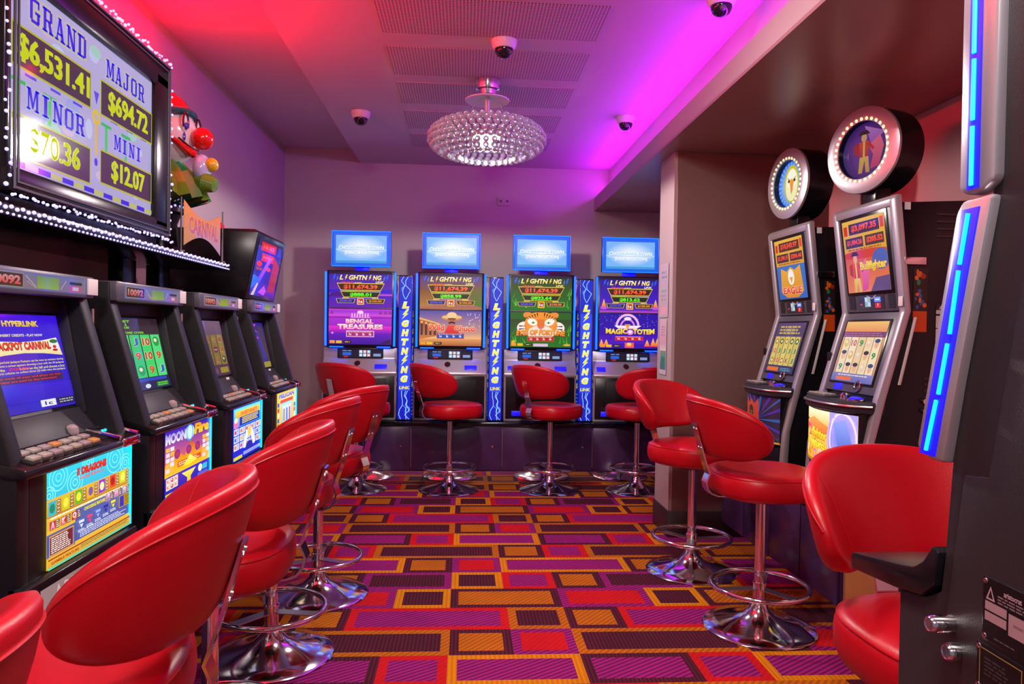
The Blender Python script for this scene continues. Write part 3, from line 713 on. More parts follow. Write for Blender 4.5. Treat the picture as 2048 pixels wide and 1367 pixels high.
def belly_blue(w, h):
    a = Art(w, h, '#1818c8', '#2848e8'); a.rect(.02 * w, .62 * h, .98 * w, .98 * h, '#2890f0', '#70e8f8'); a.rect(.08 * w, .80 * h, .95 * w, .93 * h, '#e8a830', '#f8d048'); a.text('SWEETHEARTS', .55 * w, .865 * h, .6 * w, .07 * h, '#e85818', None, .04)
    a.rect(.22 * w, .64 * h, .95 * w, .80 * h, '#2020a8'); a.lines(.30 * w, .66 * h, .90 * w, .79 * h, 4, '#e8d838', .6); a.ell(.10 * w, .70 * h, .08 * w, .10 * h, '#f070b0', 14); a.ell(.10 * w, .76 * h, .06 * w, .05 * h, '#f8e0c0')
    for i in range(5):
        for j in range(3): x, y = (.03 + .195 * i) * w, (.20 + .14 * j) * h; a.rect(x, y, x + .17 * w, y + .12 * h, '#d8e0f8' if (i + j) % 3 else '#f0e8f0'); a.lines(x + .08 * w, y + .01 * h, x + .16 * w, y + .11 * h, 4, '#5060b0'); a.ell(x + .045 * w, y + .06 * h, .03 * w, .04 * h, ['#e87030', '#3060d0', '#d03060', '#f0c030'][(i * 2 + j) % 4], 10)
    a.ring(.55 * w, .18 * h, .12 * w, .20 * w, '#e8f0ff', 16, 0, pi); a.ell(.55 * w, .18 * h, .13 * w, .10 * h, '#2028a8'); a.ell(.55 * w, .47 * h, .07 * w, .1 * h, '#f8c860')
    a.rect(.02 * w, .02 * h, .3 * w, .08 * h, '#d8d020'); a.rect(.35 * w, .05 * h, .97 * w, .11 * h, '#a8b8f8'); a.lines(.37 * w, .055 * h, .95 * w, .105 * h, 2, '#5060c0'); return a
def belly_gold(w, h):
    a = Art(w, h, '#d8b838', '#e8d048'); a.rect(.12 * w, .10 * h, .88 * w, .86 * h, '#f0b040', '#f0d8a0'); a.rect(.25 * w, .18 * h, .75 * w, .78 * h, '#40c0e0', '#a0e8f0')
    a.text('PELICAN', .5 * w, .91 * h, .8 * w, .1 * h, '#4030c0', '#8080f0', .05, 0, '#f8f0f0'); a.rect(.16 * w, .74 * h, .84 * w, .82 * h, '#e05828')
    for i in range(3): a.rect((.30 + .15 * i) * w, .26 * h, (.41 + .15 * i) * w, .68 * h, '#e0f0f8'); a.rect((.32 + .15 * i) * w, .30 * h, (.39 + .15 * i) * w, .60 * h, ['#e07030', '#4070d0', '#d04070'][i])
    for j in range(5): a.rect(.02 * w, (.2 + .12 * j) * h, .11 * w, (.29 + .12 * j) * h, ['#d04830', '#3858c8', '#e8e0c0'][j % 3]); a.rect(.89 * w, (.2 + .12 * j) * h, .98 * w, (.29 + .12 * j) * h, ['#3858c8', '#e8e0c0', '#d04830'][j % 3])
    a.rect(.02 * w, .02 * h, .98 * w, .09 * h, '#c89028'); a.lines(.3 * w, .03 * h, .95 * w, .085 * h, 2, '#584010'); return a
def clip_art(a):
    a.v = [(min(max(p[0], 0), a.w), min(max(p[1], 0), a.h), p[2]) for p in a.v]; return a

LB = .545   # height of the stand the machines sit on
MW = .555
def upright_machine(y_far, screen, belly, label, m_screen, sticker=None, tag_low=False, ledge_text=None):
    yc = y_far - MW / 2; bz = LB
    t = thing('gaming_machine', label, 'slot machine', (-1.0, yc, bz), pi / 2, 'upright machines along the left wall')
    w = MW / 2
    Z = lambda pts: [(p[0], p[1] - bz) for p in pts]
    core = MB().prism(Z([(.0, .55), (.0, .895), (-.012, .905), (-.012, .918), (.085, .945), (.125, .985), (.20, 1.31), (.20, 1.383), (.60, 1.383), (.60, .55)]), 'x', -w + .048, w - .048)
    cab = core
    for sx in (-1, 1):
        a, b = sx * w, sx * (w - .05)
        cab.prism(Z([(.0, .55), (.0, .895), (.01, .92), (.128, 1.325), (.128, 1.383), (.60, 1.383), (.60, .55)]), 'x', min(a, b), max(a, b), .005)
    cab.build('cabinet', M['matte'], t)
    # slanted inner cheeks and bezel
    bz_ = MB()
    bz_.prism(Z([(.070, .942), (.118, 1.005), (.128, 1.005), (.130, .99), (.10, .94)]), 'x', -w + .05, w - .05, .002)
    for sx in (-1, 1):
        a, b = sx * (w - .049), sx * (w - .056); bz_.prism(Z([(.10, .99), (.165, 1.318), (.21, 1.318), (.128, .985)]), 'x', min(a, b), max(a, b), .003)
    bz_.prism(Z([(.178, 1.278), (.178, 1.325), (.205, 1.325), (.196, 1.278)]), 'x', -w + .05, w - .05, .002)
    bz_.build('screen_bezel', M['grey'], t)
    vd = Vector((0, .075, .325)).normalized(); sw = .442
    sc = clip_art(screen(sw, .262))
    sc.build('screen', m_screen, t, (-sw / 2, .1295, 1.014 - bz), UX, vd)
    # top strip
    tb = MB().box(-w + .004, w - .004, .105, .21, 1.322 - bz, 1.386 - bz, .006).build('top_bar', M['slate'], t)
    ts = clip_art(top_strip(MW - .10, .046)); ts.build('meter_strip', M['screendim'], tb, (-w + .05, .1045, 1.331 - bz), UX, UZ)
    p = MB().box(w - .052, w + .004, .098, .104, 1.332 - bz, 1.380 - bz, .002).build('paper_tag', M['paper'], tb)
    # button deck
    dk = MB().prism(Z([(-.02, .893), (-.026, .903), (-.02, .916), (.085, .9445), (.09, .915), (.02, .893)]), 'x', -w - .004, w + .004, .004).build('button_deck', M['black'], t)
    MB().box(w - .10, w + .006, -.029, -.019, .893 - bz, .919 - bz, .004).build('coin_tray', M['chrome'], dk)
    MB().tube([(w - .105, -.02, .922 - bz), (w - .105, .07, .944 - bz), (w + .002, .07, .944 - bz), (w + .002, -.02, .922 - bz)], .006, 8).build('tray_rail', M['chrome'], dk)
    q = MB()
    for k in range(4): q.sphere((w - .075 + .016 * k, .045, .938 - bz), .0045, 8, 6)
    q.build('indicator_light', M['ledcyan'], dk)
    slope = math.atan2(.0285, .112)
    for r in range(2):
        for k in range(7):
            x = -w + .062 + .046 * k + (.012 if r else 0); y = .002 + .033 * r; z = .9205 + (y + .02) * .2545 - bz
            mt = [M['key'], M['key'], M['keyp'], M['key'], M['key'], M['keyp'], M['keyo']][(k + 3 * r) % 7]
            b = MB().box(-.0175, .0175, -.0105, .0105, 0, .012, .003).xform(Matrix.Translation((x, y, z)) @ Matrix.Rotation(slope, 4, 'X')).build('button', mt, t)
            MB().box(-.0205, .0205, -.0135, .0135, -.004, .006, .002).xform(Matrix.Translation((x, y, z)) @ Matrix.Rotation(slope, 4, 'X')).build('button_skirt', M['keybase'], b)
    kb = MB().lathe([(.017, 0), (.019, .006), (.016, .02), (.008, .027), (0, .028)], 16, (.10, .078, .942 - bz)).build('service_button', M['keyp'], t)
    # belly glass
    bw = MW - .128
    bl = clip_art(belly(bw, .236)); bl.build('belly_glass', M['glass'], t, (-w + .112, -.003, .65 - bz), UX, UZ)
    MB().box(w - .0155, w - .009, -.010, -.002, .65 - bz, .888 - bz, .002).build('edge_light', M['ledcyan'], t)
    # lower ledge
    lg = MB().prism(Z([(-.004, .646), (-.020, .642), (-.022, .634), (-.032, .552), (-.028, .547), (.02, .547), (.02, .646)]), 'x', -w, w, .003).build('lower_ledge', M['black'], t)
    ld = Art(MW - .10, .064, '#a8a4a6')
    if ledge_text: ld.text(ledge_text, .23, .034, .36, .044, '#e8e6e6', None, .0, .12)
    ld.build('ledge_plate', M['print'], lg, (-w + .05, -.0322, .560 - bz), UX, (0, .010, .082), bend=None)
    # hinge barrels down the right edge
    for y, z, l in ((.175, 1.235, .06), (.145, .90, .06), (.10, .60, .055)):
        h = MB()
        for yy in (0, .022): h.cyl((-w - .012, y + yy, z - bz), (-w - .012, y + yy, z + l - bz), .0095, 12)
        h.box(-w - .010, -w + .004, y - .004, y + .026, z + .004 - bz, z + l - .004 - bz)
        h.build('hinge', M['chrome'], t)
    MB().box(w - .004, w + .004, .125, .17, 1.335 - bz, 1.375 - bz, .002).build('latch_plate', M['grey'], t)
    if sticker: MB().box(.065, .165, .0, .0015, 0, .04).xform(Matrix.Translation((0, .098, .958 - bz)) @ Matrix.Rotation(-.35, 4, 'X')).build('sticker', M['yellow'], t)
    if tag_low: MB().box(.10, .14, .0, .002, 0, .045).xform(Matrix.Translation((0, .100, .962 - bz)) @ Matrix.Rotation(-.3, 4, 'X')).build('paper_tag', M['paper'], t)
    return t
upright_machine(2.250, scr_hyper, belly_dragons, 'black upright machine with the deep blue jackpot notice on its screen', M['screen'], ledge_text='ARISTOCRAT')
upright_machine(2.940, scr_green, belly_fire, 'black upright machine with bright green reels and an orange fire glass', M['screen'], sticker=True)
upright_machine(3.660, scr_pale, belly_blue, 'black upright machine with dim yellow reels and a blue lower glass', M['screendim'], tag_low=True)
m4 = upright_machine(4.400, scr_stripe, belly_gold, 'black upright machine under the tall top box at the end of the row', M['screendim'], tag_low=True)
# top box of the last machine
w = MW / 2
tb = MB().prism([(.135, 1.392), (.072, 1.735), (.09, 1.752), (.60, 1.752), (.60, 1.392)], 'x', -w, w + .01, .006).xform(Matrix.Translation((0, 0, -LB))).build('top_box', M['black'], m4)
def top_box_art(w, h):
    a = Art(w, h, '#3008a0', '#0818a8'); a.rect(.0, .86 * h, w, h, '#28184c'); a.rect(.12 * w, .80 * h, .72 * w, .95 * h, '#e80c14'); a.text('18.52', .42 * w, .875 * h, .45 * w, .07 * h, '#ff6050', None, .04)
    a.rect(.2 * w, .62 * h, .7 * w, .76 * h, '#f01020'); a.text('JACKPOT', .45 * w, .69 * h, .42 * w, .06 * h, '#ff7060', None, .04); a.ell(.16 * w, .56 * h, .11 * w, .05 * h, '#f82010'); a.ell(.55 * w, .5 * h, .09 * w, .04 * h, '#f03010')
    a.poly([(.72 * w, .75 * h), (.98 * w, .6 * h), (.96 * w, .1 * h), (.66 * w, .1 * h)], '#a01028', '#c82030'); a.poly([(.5 * w, .7 * h), (.62 * w, .7 * h), (.2 * w, .1 * h), (.05 * w, .1 * h)], '#4828f0', '#d850f0')
    a.poly([(0, .1 * h), (.3 * w, .3 * h), (.05 * w, .36 * h), (0, .34 * h)], '#2070f0'); a.poly([(.05 * w, 0), (.2 * w, .22 * h), (.26 * w, .22 * h), (.16 * w, 0)], '#e0c880'); a.poly([(.3 * w, .06 * h), (.5 * w, .2 * h), (.62 * w, .1 * h), (.55 * w, .02 * h)], '#c050f0')
    a.rect(.06 * w, .45 * h, .3 * w, .5 * h, '#a04020'); a.rect(.8 * w, .78 * h, .94 * w, .95 * h, '#3030d0'); return a
v = Vector((0, -.063, .343)).normalized()
clip_art(top_box_art(MW - .07, .305)).build('display', M['screen'], tb, (-w + .035, .1285, 1.414 - LB), UX, v)
s = MB()
for x in (-.0,):
    for y in (.30, .45): s.cyl((-w - .003, y, 1.43 - LB), (-w + .002, y, 1.43 - LB), .005, 8)
s.build('screw', M['chrome'], tb)
MB().sphere((-.20, .30, 1.765 - LB), .03, 16, 10).build('red_lamp', M['redlamp'], tb)
# stand of the left bank
t = thing('machine_stand', 'dark stand under the row of machines along the left wall', 'stand', (-1.3, 3.0, 0))
MB().box(-.32, .28, -2.0, 1.41, .09, .545, .004).build('body', M['laminate'], t)
MB().box(-.32, .22, -2.0, 1.41, 0, .088).build('kick_plate', M['mirror'], t)

# ---- jackpot sign, shelf, clown, banner -------------------------------------------------
t = thing('display_shelf', 'long black shelf edged with white lights above the left machines', 'shelf', (-1.38, 2.6, 1.518))
MB().box(-.235, .222, -1.0, 1.03, 0, .032, .004).build('board', M['black'], t)
for y in (.43, .78): MB().box(-.06, .0, y, y + .12, -.125, -.001, .003).build('post', M['black'], t)
q = []
for k in range(84): q.append(((.228, -.99 + 2.01 * k / 83, .020 + .004 * (k % 2)), .0055))
for k in range(84): q.append(((.226, -.978 + 2.01 * k / 83, .006), .0038))
led_bulbs(q, t)

SGY, SGW, SGZ, SGH = 2.478, 1.02, 1.575, .70
t = thing('jackpot_sign', 'black framed jackpot sign showing four prize amounts, ringed by white lights', 'sign', (-1.20, SGY, 1.5535), pi / 2)
w = SGW / 2
MB().box(-w, w, .03, .36, .0, SGH + .015, .008).build('case', M['black'], t)
f = MB()
for a in ((-w, w, .035, .105), (-w, w, SGH - .09, SGH + .02)): f.box(a[0], a[1], -.02, .03, a[2], a[3], .012)
for a in ((-w, -w + .03), (w - .135, w)): f.box(a[0], a[1], -.02 if a[0] > 0 else -.004, .03, .07, SGH - .04, .010)
f.build('frame', M['black'], t)
f = MB()
for d, e in ((.014, .005), (.03, .004)):
    f.tube([(-w + d, -.021, d + .035), (w - d, -.021, d + .035), (w - d, -.021, SGH + .02 - d), (-w + d, -.021, SGH + .02 - d)], e, 8, True)
f.build('frame_moulding', M['slate'], t)
def jackpot_art(w, h):
    a = Art(w, h, '#a8a4d0', '#b0a8d8'); rd = random.Random(9)
    for _ in range(26): a.ell(rd.uniform(.04, .96) * w, rd.uniform(.08, .95) * h, rd.uniform(.02, .06) * w, rd.uniform(.03, .07) * h, rd.choice(['#b8c0e8', '#c0a8d8', '#9cc8c0', '#c8b0d0', '#98a0e0']), 12)
    for x0, x1, y0, y1 in ((.0, .47, .30, .50), (.56, 1, .30, .52)):
        for x in (.05, .42): a.rect((x0 + (x1 - x0) * x) * w, y0 * h, (x0 + (x1 - x0) * x + .02) * w, (y1 - .03) * h, '#38c060'); a.rect((x0 + (x1 - x0) * x - .03) * w, (y1 - .05) * h, (x0 + (x1 - x0) * x + .05) * w, (y1 - .03) * h, '#20b060')
        for k in range(3): a.rect((x0 + (x1 - x0) * (.15 + .3 * k)) * w, (y1 + .005) * h, (x0 + (x1 - x0) * (.28 + .3 * k)) * w, (y1 + .02) * h, '#4840d8')
    a.ring(.515 * w, .50 * h, .012 * w, .03 * w, '#d8b838'); a.rect(.507 * w, .26 * h, .523 * w, .47 * h, '#d8b048'); a.ell(.515 * w, .215 * h, .012 * w, .025 * h, '#3020d8'); a.poly([(.495 * w, .66 * h), (.535 * w, .66 * h), (.515 * w, .58 * h)], '#5048d8')
    for x0, x1, y0, y1, s in ((.0, .475, .53, .76, '$6,531.41'), (.545, 1., .53, .765, '$694.72'), (.0, .475, .055, .29, '$70.36'), (.545, 1., .09, .315, '$12.07')):
        a.rect(x0 * w, y0 * h, x1 * w, y1 * h, '#b0b018'); a.rect((x0 + .006) * w, (y0 + .012) * h, (x1 - .006) * w, (y1 - .012) * h, '#3a2440')
        wd_ = .155 * len(s) / 2.9; a.text(s, (x0 + x1) / 2 * w + .01 * w, (y0 + y1) / 2 * h, (x1 - x0) * (.92 if len(s) > 7 else .78 if len(s) > 6 else .66) * w, (y1 - y0) * .68 * h, '#c0c818', '#c8d020', .018, 0, None, 0, 0, 0, 0, .007)
    a.slab('GRAND', .27 * w, .88 * h, .36 * w, .135 * h, '#1c10e0', '#c0bc90'); a.slab('MAJOR', .76 * w, .86 * h, .34 * w, .12 * h, '#1c10e0', '#b8b890'); a.slab('MINOR', .26 * w, .395 * h, .36 * w, .12 * h, '#1c10e0', '#b0b8c8'); a.slab('MINI', .78 * w, .405 * h, .25 * w, .10 * h, '#3020e0', '#b0a8d8')
    for k in range(14): a.rect(k / 14 * w, .008 * h, (k + 1) / 14 * w, .038 * h, '#b8b860' if k % 2 else '#2818d8')
    return a
sg = clip_art(jackpot_art(SGW - .165, SGH - .195)); sg.build('screen', M['screen'], t, (-w + .028, -.002, .108), UX, UZ)
q = []
def bulbs(q, a, b, n, jit=.006, r=.0055):
    a, b = Vector(a), Vector(b)
    for k in range(n):
        p = a.lerp(b, k / (n - 1)); q.append((p + Vector((R_.uniform(-jit, jit), R_.uniform(-jit, jit), R_.uniform(-jit, jit))), r * R_.choice((.75, .9, 1.1))))
bulbs(q, (-w, -.015, SGH + .03), (w, -.015, SGH + .03), 54); bulbs(q, (-w, .01, SGH + .034), (w, .01, SGH + .034), 40, .008, .0045)
bulbs(q, (w + .008, -.015, .02), (w + .008, -.015, SGH + .02), 24); bulbs(q, (w + .012, .03, .03), (w + .012, .03, SGH), 16, .015, .004)
bulbs(q, (-w - .006, -.015, .02), (-w - .006, -.015, SGH + .02), 24); bulbs(q, (-w, -.026, .030), (w, -.026, .030), 64, .005, .005)
led_bulbs(q, t)
MB().box(-.30, -.02, .08, .26, SGH + .04, SGH + .13, .02).build('beacon', M['redlamp'], t)

t = thing('round_stand', 'round dark drum holding up the clown on the shelf', 'stand', (-1.37, 3.36, 1.551))
MB().lathe([(0, 0), (.095, 0), (.095, .03), (.08, .045), (.07, .15), (.085, .19), (.1, .20), (.1, .235), (0, .235)], 40).build('drum', M['black'], t)
led_bulbs([((.102 * cos(2 * pi * k / 22), .102 * sin(2 * pi * k / 22), .225), .0055) for k in range(22)], t)

def clown():
    t = thing('clown_figure', 'glossy clown bust with red cap and ruffled green collar beside the sign', 'figure', (-1.365, 3.36, 1.792), radians(84), None)
    t.scale = (1.05, 1.05, 1.05)
    # collar: pleated, star-like skirt
    n = 72; vs = []; fs = []
    prof = [(.0, .0), (.13, .0), (.185, .02), (.17, .05), (.12, .13), (.075, .18), (.0, .185)]
    for i in range(n):
        a = 2 * pi * i / n; k = 1 + .075 * cos(a * 18)
        for r, z in prof: vs.append((r * k * cos(a), r * k * sin(a), z + (.006 * cos(a * 18) if .1 < r else 0)))
    m = len(prof)
    for i in range(n):
        for j in range(m - 1): fs.append((i * m + j, ((i + 1) % n) * m + j, ((i + 1) % n) * m + j + 1, i * m + j + 1))
    mb = MB(); mb.v = vs; mb.f = fs; mb.mi = [1 if (f[0] // m // 4) % 2 else 0 for f in fs]
    mb.build('collar', [M['green'], M['olive']], t, 60)
    # head: a smooth egg, chin forward, looking up a little
    hd = MB().sphere((0, -.02, .29), .125, 32, 24, (.92, .98, 1.12))
    hd.v = [(x * (1 - .25 * max(0, (.24 - z) / .12)), y * (1 - .1 * max(0, (.24 - z) / .12)), z) for x, y, z in hd.v]
    h = hd.build('head', M['clownw'], t, 80)
    MB().sphere((0, -.175, .275), .047, 20, 14).build('nose', M['redpl'], h)
    # mouth: a thick smile swept round the muzzle
    def on(a, z): # point on the head
        e = Vector((.125 * .92 * sin(a), -.125 * .98 * cos(a), 0)); k = max(.2, 1 - ((z - .29) / .14) ** 2) ** .5
        return Vector((e.x * k, e.y * k - .02, z))
    pts = [on(radians(a), .215 + .05 * (abs(a) / 62) ** 2) * 1.0 + Vector((0, -.006, 0)) for a in range(-62, 63, 6)]
    MB().tube(pts, [.008 + .014 * (1 - abs(i / 10 - 1)) for i in range(21)], 10).build('mouth', M['redpl'], h)
    MB().tube([p + Vector((0, -.012, .012)) for p in pts[2:-2]], .004, 8).build('lip_line', M['maroon'], h)
    for sg in (-1, 1):
        c = on(radians(30 * sg), .325)
        e = MB().sphere(c, .026, 16, 12, (.8, .45, 1.5)).build('eye', M['clownw'], h)
        MB().sphere(c + Vector((.004 * sg, -.012, -.012)), .013, 12, 8, (.9, .6, 1.2)).build('iris', M['blue'], e)
        MB().tube([c + Vector((.022 * cos(a) , -.008, .042 * sin(a) + .004)) for a in [radians(k) for k in range(-30, 211, 15)]], .004, 8).build('brow', M['maroon'], h)
        MB().sphere(c + Vector((.004 * sg, -.004, -.055)), .010, 10, 8, (.7, .5, 1.8)).build('tear_mark', M['blue'], h)
        MB().sphere(on(radians(88 * sg), .30) + Vector((.02 * sg, 0, 0)), .045, 16, 12, (.7, .8, 1.)).build('hair_tuft', M['redpl'], h)
    # cap with an upturned teal brim
    cp = MB().lathe([(.135, .0), (.128, .03), (.115, .07), (.085, .11), (.045, .135), (0, .14)], 36).xform(Matrix.Translation((0, .005, .345)) @ Matrix.Rotation(radians(-16), 4, 'X'))
    cap = cp.build('cap', M['redpl'], t, 70)
    br = MB().torus((0, .005, .345), .133, .016, 40, 10).xform(Matrix.Translation((0, .005, .345)) @ Matrix.Rotation(radians(-16), 4, 'X') @ Matrix.Translation((0, -.005, -.345)))
    br.build('brim', M['teal'], cap)
    # bow below the chin with a yellow ball
    b = MB().sphere((0, -.175, .15), .05, 16, 12, (.9, .75, 1.2)).build('bow', M['lilac'], t)
    MB().sphere((.0, -.215, .165), .03, 16, 12).build('bow_ball', M['gold'], b)
    s = MB().lathe([(0, 0), (.03, .005), (.045, .04), (.03, .085), (0, .09)], 16).xform(Matrix.Translation((0, -.15, .10)) @ Matrix.Rotation(radians(105), 4, 'X')).build('shoe', M['olive'], t)
    return t
clown()
t = thing('carnival_banner', 'small yellow cloth banner reading carnival between two thin poles', 'banner', (-1.172, 3.335, 1.551), pi / 2)
for x in (-.255, .255): MB().cyl((x, 0, 0), (x, 0, .225 + (.02 if x > 0 else 0)), .004, 8).lathe([(.004, 0), (.014, 0), (.014, .006), (.004, .008)], 12, (x, 0, 0)).build('pole', M['chrome'], t)
ba = Art(.45, .19); n = 14
P = [(.45 * i / n, .19 - .05 * sin(pi * i / n)) for i in range(n + 1)]; Q = [(.45 * i / n, .055 * sin(pi * i / n)) for i in range(n + 1)]
for i in range(n):
    ba.k = 1; c, c2 = lin('#a894b0' if i > 3 else '#b8904c'), lin('#d88820'); ba.face([Q[i], Q[i + 1], P[i + 1], P[i]], [c, c, c2, c2])
ba.text('CARNIVAL', .235, .095, .36, .075, '#b06090', '#c05038', .04, 0, '#d8b850', .03)
b = ba.build('cloth', M['print'], t, (-.225, 0, .03), UX, UZ)
s = b.modifiers.new('thickness', 'SOLIDIFY'); s.thickness = .002; s.offset = -1

# ------------------------------------------------------------------ back bank: four tall machines with lit monitors
def logo(a, w, cx, cy, lw, lh):
    a.text('L', cx - .44 * lw, cy, .085 * lw, lh, '#f8d848', '#fff4c0', .04, .25, '#201050', .03); a.bolt(cx - .33 * lw, cy, .07 * lw, lh * 1.15, '#ffe040', '#201050')
    a.text('GHTN', cx - .06 * lw, cy, .42 * lw, lh, '#f8d848', '#fff4c0', .04, .2, '#201050', .03); a.bolt(cx + .21 * lw, cy, .07 * lw, lh * 1.15, '#ffe040', '#201050')
    a.text('NG', cx + .37 * lw, cy, .2 * lw, lh, '#f8d848', '#fff4c0', .04, .2, '#201050', .03)
def trap(a, cx, cy, w, h, c, fr):
    a.poly([(cx - w / 2, cy + h / 2), (cx - w / 2 * .84, cy - h / 2), (cx + w / 2 * .84, cy - h / 2), (cx + w / 2, cy + h / 2)], fr)
    a.poly([(cx - w / 2 * .965, cy + h * .40), (cx - w / 2 * .825, cy - h * .40), (cx + w / 2 * .825, cy - h * .40), (cx + w / 2 * .965, cy + h * .40)], c)
def upper_art(w, h, val, bgc, bgc2, extra):
    a = Art(w, h, bgc, bgc2); extra(a, w, h)
    a.rect(0, .93 * h, w, h, '#18082c')
    for sx in (-1, 1): a.bolt((.5 + .42 * sx) * w, .83 * h, .06 * w, .2 * h, '#2858e8'); a.bolt((.5 + .37 * sx) * w, .80 * h, .03 * w, .14 * h, '#4090f8')
    logo(a, w, .5 * w, .835 * h, .70 * w, .135 * h); a.text('LINK', .80 * w, .715 * h, .13 * w, .055 * h, '#f8e8a0', None, .03, .2)
    trap(a, .5 * w, .575 * h, .76 * w, .21 * h, '#3a2018', '#e8c840'); a.text('GRAND', .29 * w, .69 * h, .2 * w, .055 * h, '#f04820', None, .03, .2); a.text('JACKPOT', .46 * w, .69 * h, .12 * w, .035 * h, '#f0d070')
    a.text('$11,674.39', .5 * w, .565 * h, .54 * w, .14 * h, '#f83010', '#ff7038', .05, 0, '#400808', .02)
    trap(a, .5 * w, .365 * h, .64 * w, .17 * h, '#182818', '#e8c840'); a.text('MAJOR', .34 * w, .465 * h, .17 * w, .045 * h, '#40d020', None, .03, .2); a.text(val, .5 * w, .355 * h, .34 * w, .11 * h, '#28e010', '#80f830', .05, 0, '#083008', .02)
    for sx, s, c in ((-1, 'MINOR', '#6058e8'), (1, 'MINI', '#f09020')):
        x = (.5 + .235 * sx) * w; a.poly([(x - .155 * w, .245 * h), (x - .13 * w, .12 * h), (x + .13 * w, .12 * h), (x + .155 * w, .245 * h)], '#d8b850'); a.poly([(x - .145 * w, .235 * h), (x - .122 * w, .13 * h), (x + .122 * w, .13 * h), (x + .145 * w, .235 * h)], '#402818' if sx > 0 else '#281850')
        a.text('$500.00' if sx < 0 else '$100.00', x, .18 * h, .2 * w, .07 * h, c, None, .03); a.text(s, x, .265 * h, .1 * w, .03 * h, '#f0d060')
    a.rect(.445 * w, .085 * h, .555 * w, .26 * h, '#f8d838'); a.rect(.458 * w, .105 * h, .542 * w, .24 * h, '#c01828'); a.text('1c', .5 * w, .17 * h, .06 * w, .08 * h, '#ffffff', None, .04)
    return a
def pearl_row(a, w, y, h, c, fr, x0=.28, x1=.72):
    a.rect(x0 * w, y - h / 2, x1 * w, y + h / 2, fr); a.rect((x0 + .008) * w, y - h * .42, (x1 - .008) * w, y + h * .42, c)
    for i, s in enumerate(('1c', '2c', '5c', '10c')): a.text(s, (x0 + (x1 - x0) * (.14 + .24 * i)) * w, y - h * .05, .035 * w, h * .42, '#f8f0f0', None, .04)
    a.lines((x0 + .02) * w, y + h * .22, (x1 - .02) * w, y + h * .4, 1, '#f0d0a0')
def bars(a, w, h):
    a.rect(.02 * w, .03 * h, .10 * w, .11 * h, '#f09818'); a.rect(.12 * w, .03 * h, .21 * w, .105 * h, '#e8b818'); a.rect(.24 * w, .03 * h, .36 * w, .105 * h, '#201810'); a.lines(.26 * w, .05 * h, .34 * w, .09 * h, 1, '#e8c840')
def ex_bengal(a, w, h):
    a.rect(0, .0, w, .5 * h, '#6018a8', '#3010c8'); a.rect(0, .34 * h, w, .40 * h, '#e060d0', '#5018c0'); a.poly([(0, .36 * h), (.12 * w, .46 * h), (.22 * w, .38 * h), (.4 * w, .36 * h), (.4 * w, .3 * h), (0, .3 * h)], '#40107c')
def lo_bengal(w, h):
    a = Art(w, h, '#5008a8', '#c030d8'); a.rect(0, .80 * h, w, .95 * h, '#d848d8', '#8830d0'); a.rect(0, .74 * h, w, .80 * h, '#7018a0', '#b828c8'); a.rect(0, .30 * h, w, .52 * h, '#6010b8', '#e828c8'); a.rect(0, 0, w, .30 * h, '#380490', '#6010b8')
    for x in (.82, .9, .97, .05): a.poly([((x - .03) * w, .86 * h), (x * w, .98 * h), ((x + .03) * w, .86 * h)], '#902890')
    for k in range(7): a.rect((.36 + .042 * k) * w, .77 * h, (.378 + .042 * k) * w, .88 * h, '#f8b8e8')
    a.ell(.5 * w, .91 * h, .05 * w, .05 * h, '#f8c8f0'); a.rect(.34 * w, .755 * h, .66 * w, .775 * h, '#f0a0e0')
    a.text('BENGAL', .49 * w, .655 * h, .44 * w, .13 * h, '#f888c0', '#fff0d8', .05, 0, '#a01868', .03, .0); a.text('TREASURES', .50 * w, .50 * h, .72 * w, .145 * h, '#f890c8', '#fff8e0', .05, 0, '#a01868', .03, 0)
    pearl_row(a, w, .30 * h, .17 * h, '#b02080', '#f8e8f8'); bars(a, w, h); a.poly([(.8 * w, .03 * h), (.98 * w, .16 * h), (.98 * w, .03 * h)], '#301040'); a.ell(.06 * w, .32 * h, .02 * w, .03 * h, '#e080e0'); return a
def ex_town(a, w, h):
    a.rect(0, .0, w, .3 * h, '#b06840', '#8a5088'); a.poly([(0, .62 * h), (.22 * w, .45 * h), (.22 * w, .1 * h), (0, .05 * h)], '#b07838', '#704020'); a.poly([(w, .70 * h), (.82 * w, .5 * h), (.82 * w, .15 * h), (w, .05 * h)], '#487820', '#70502c')
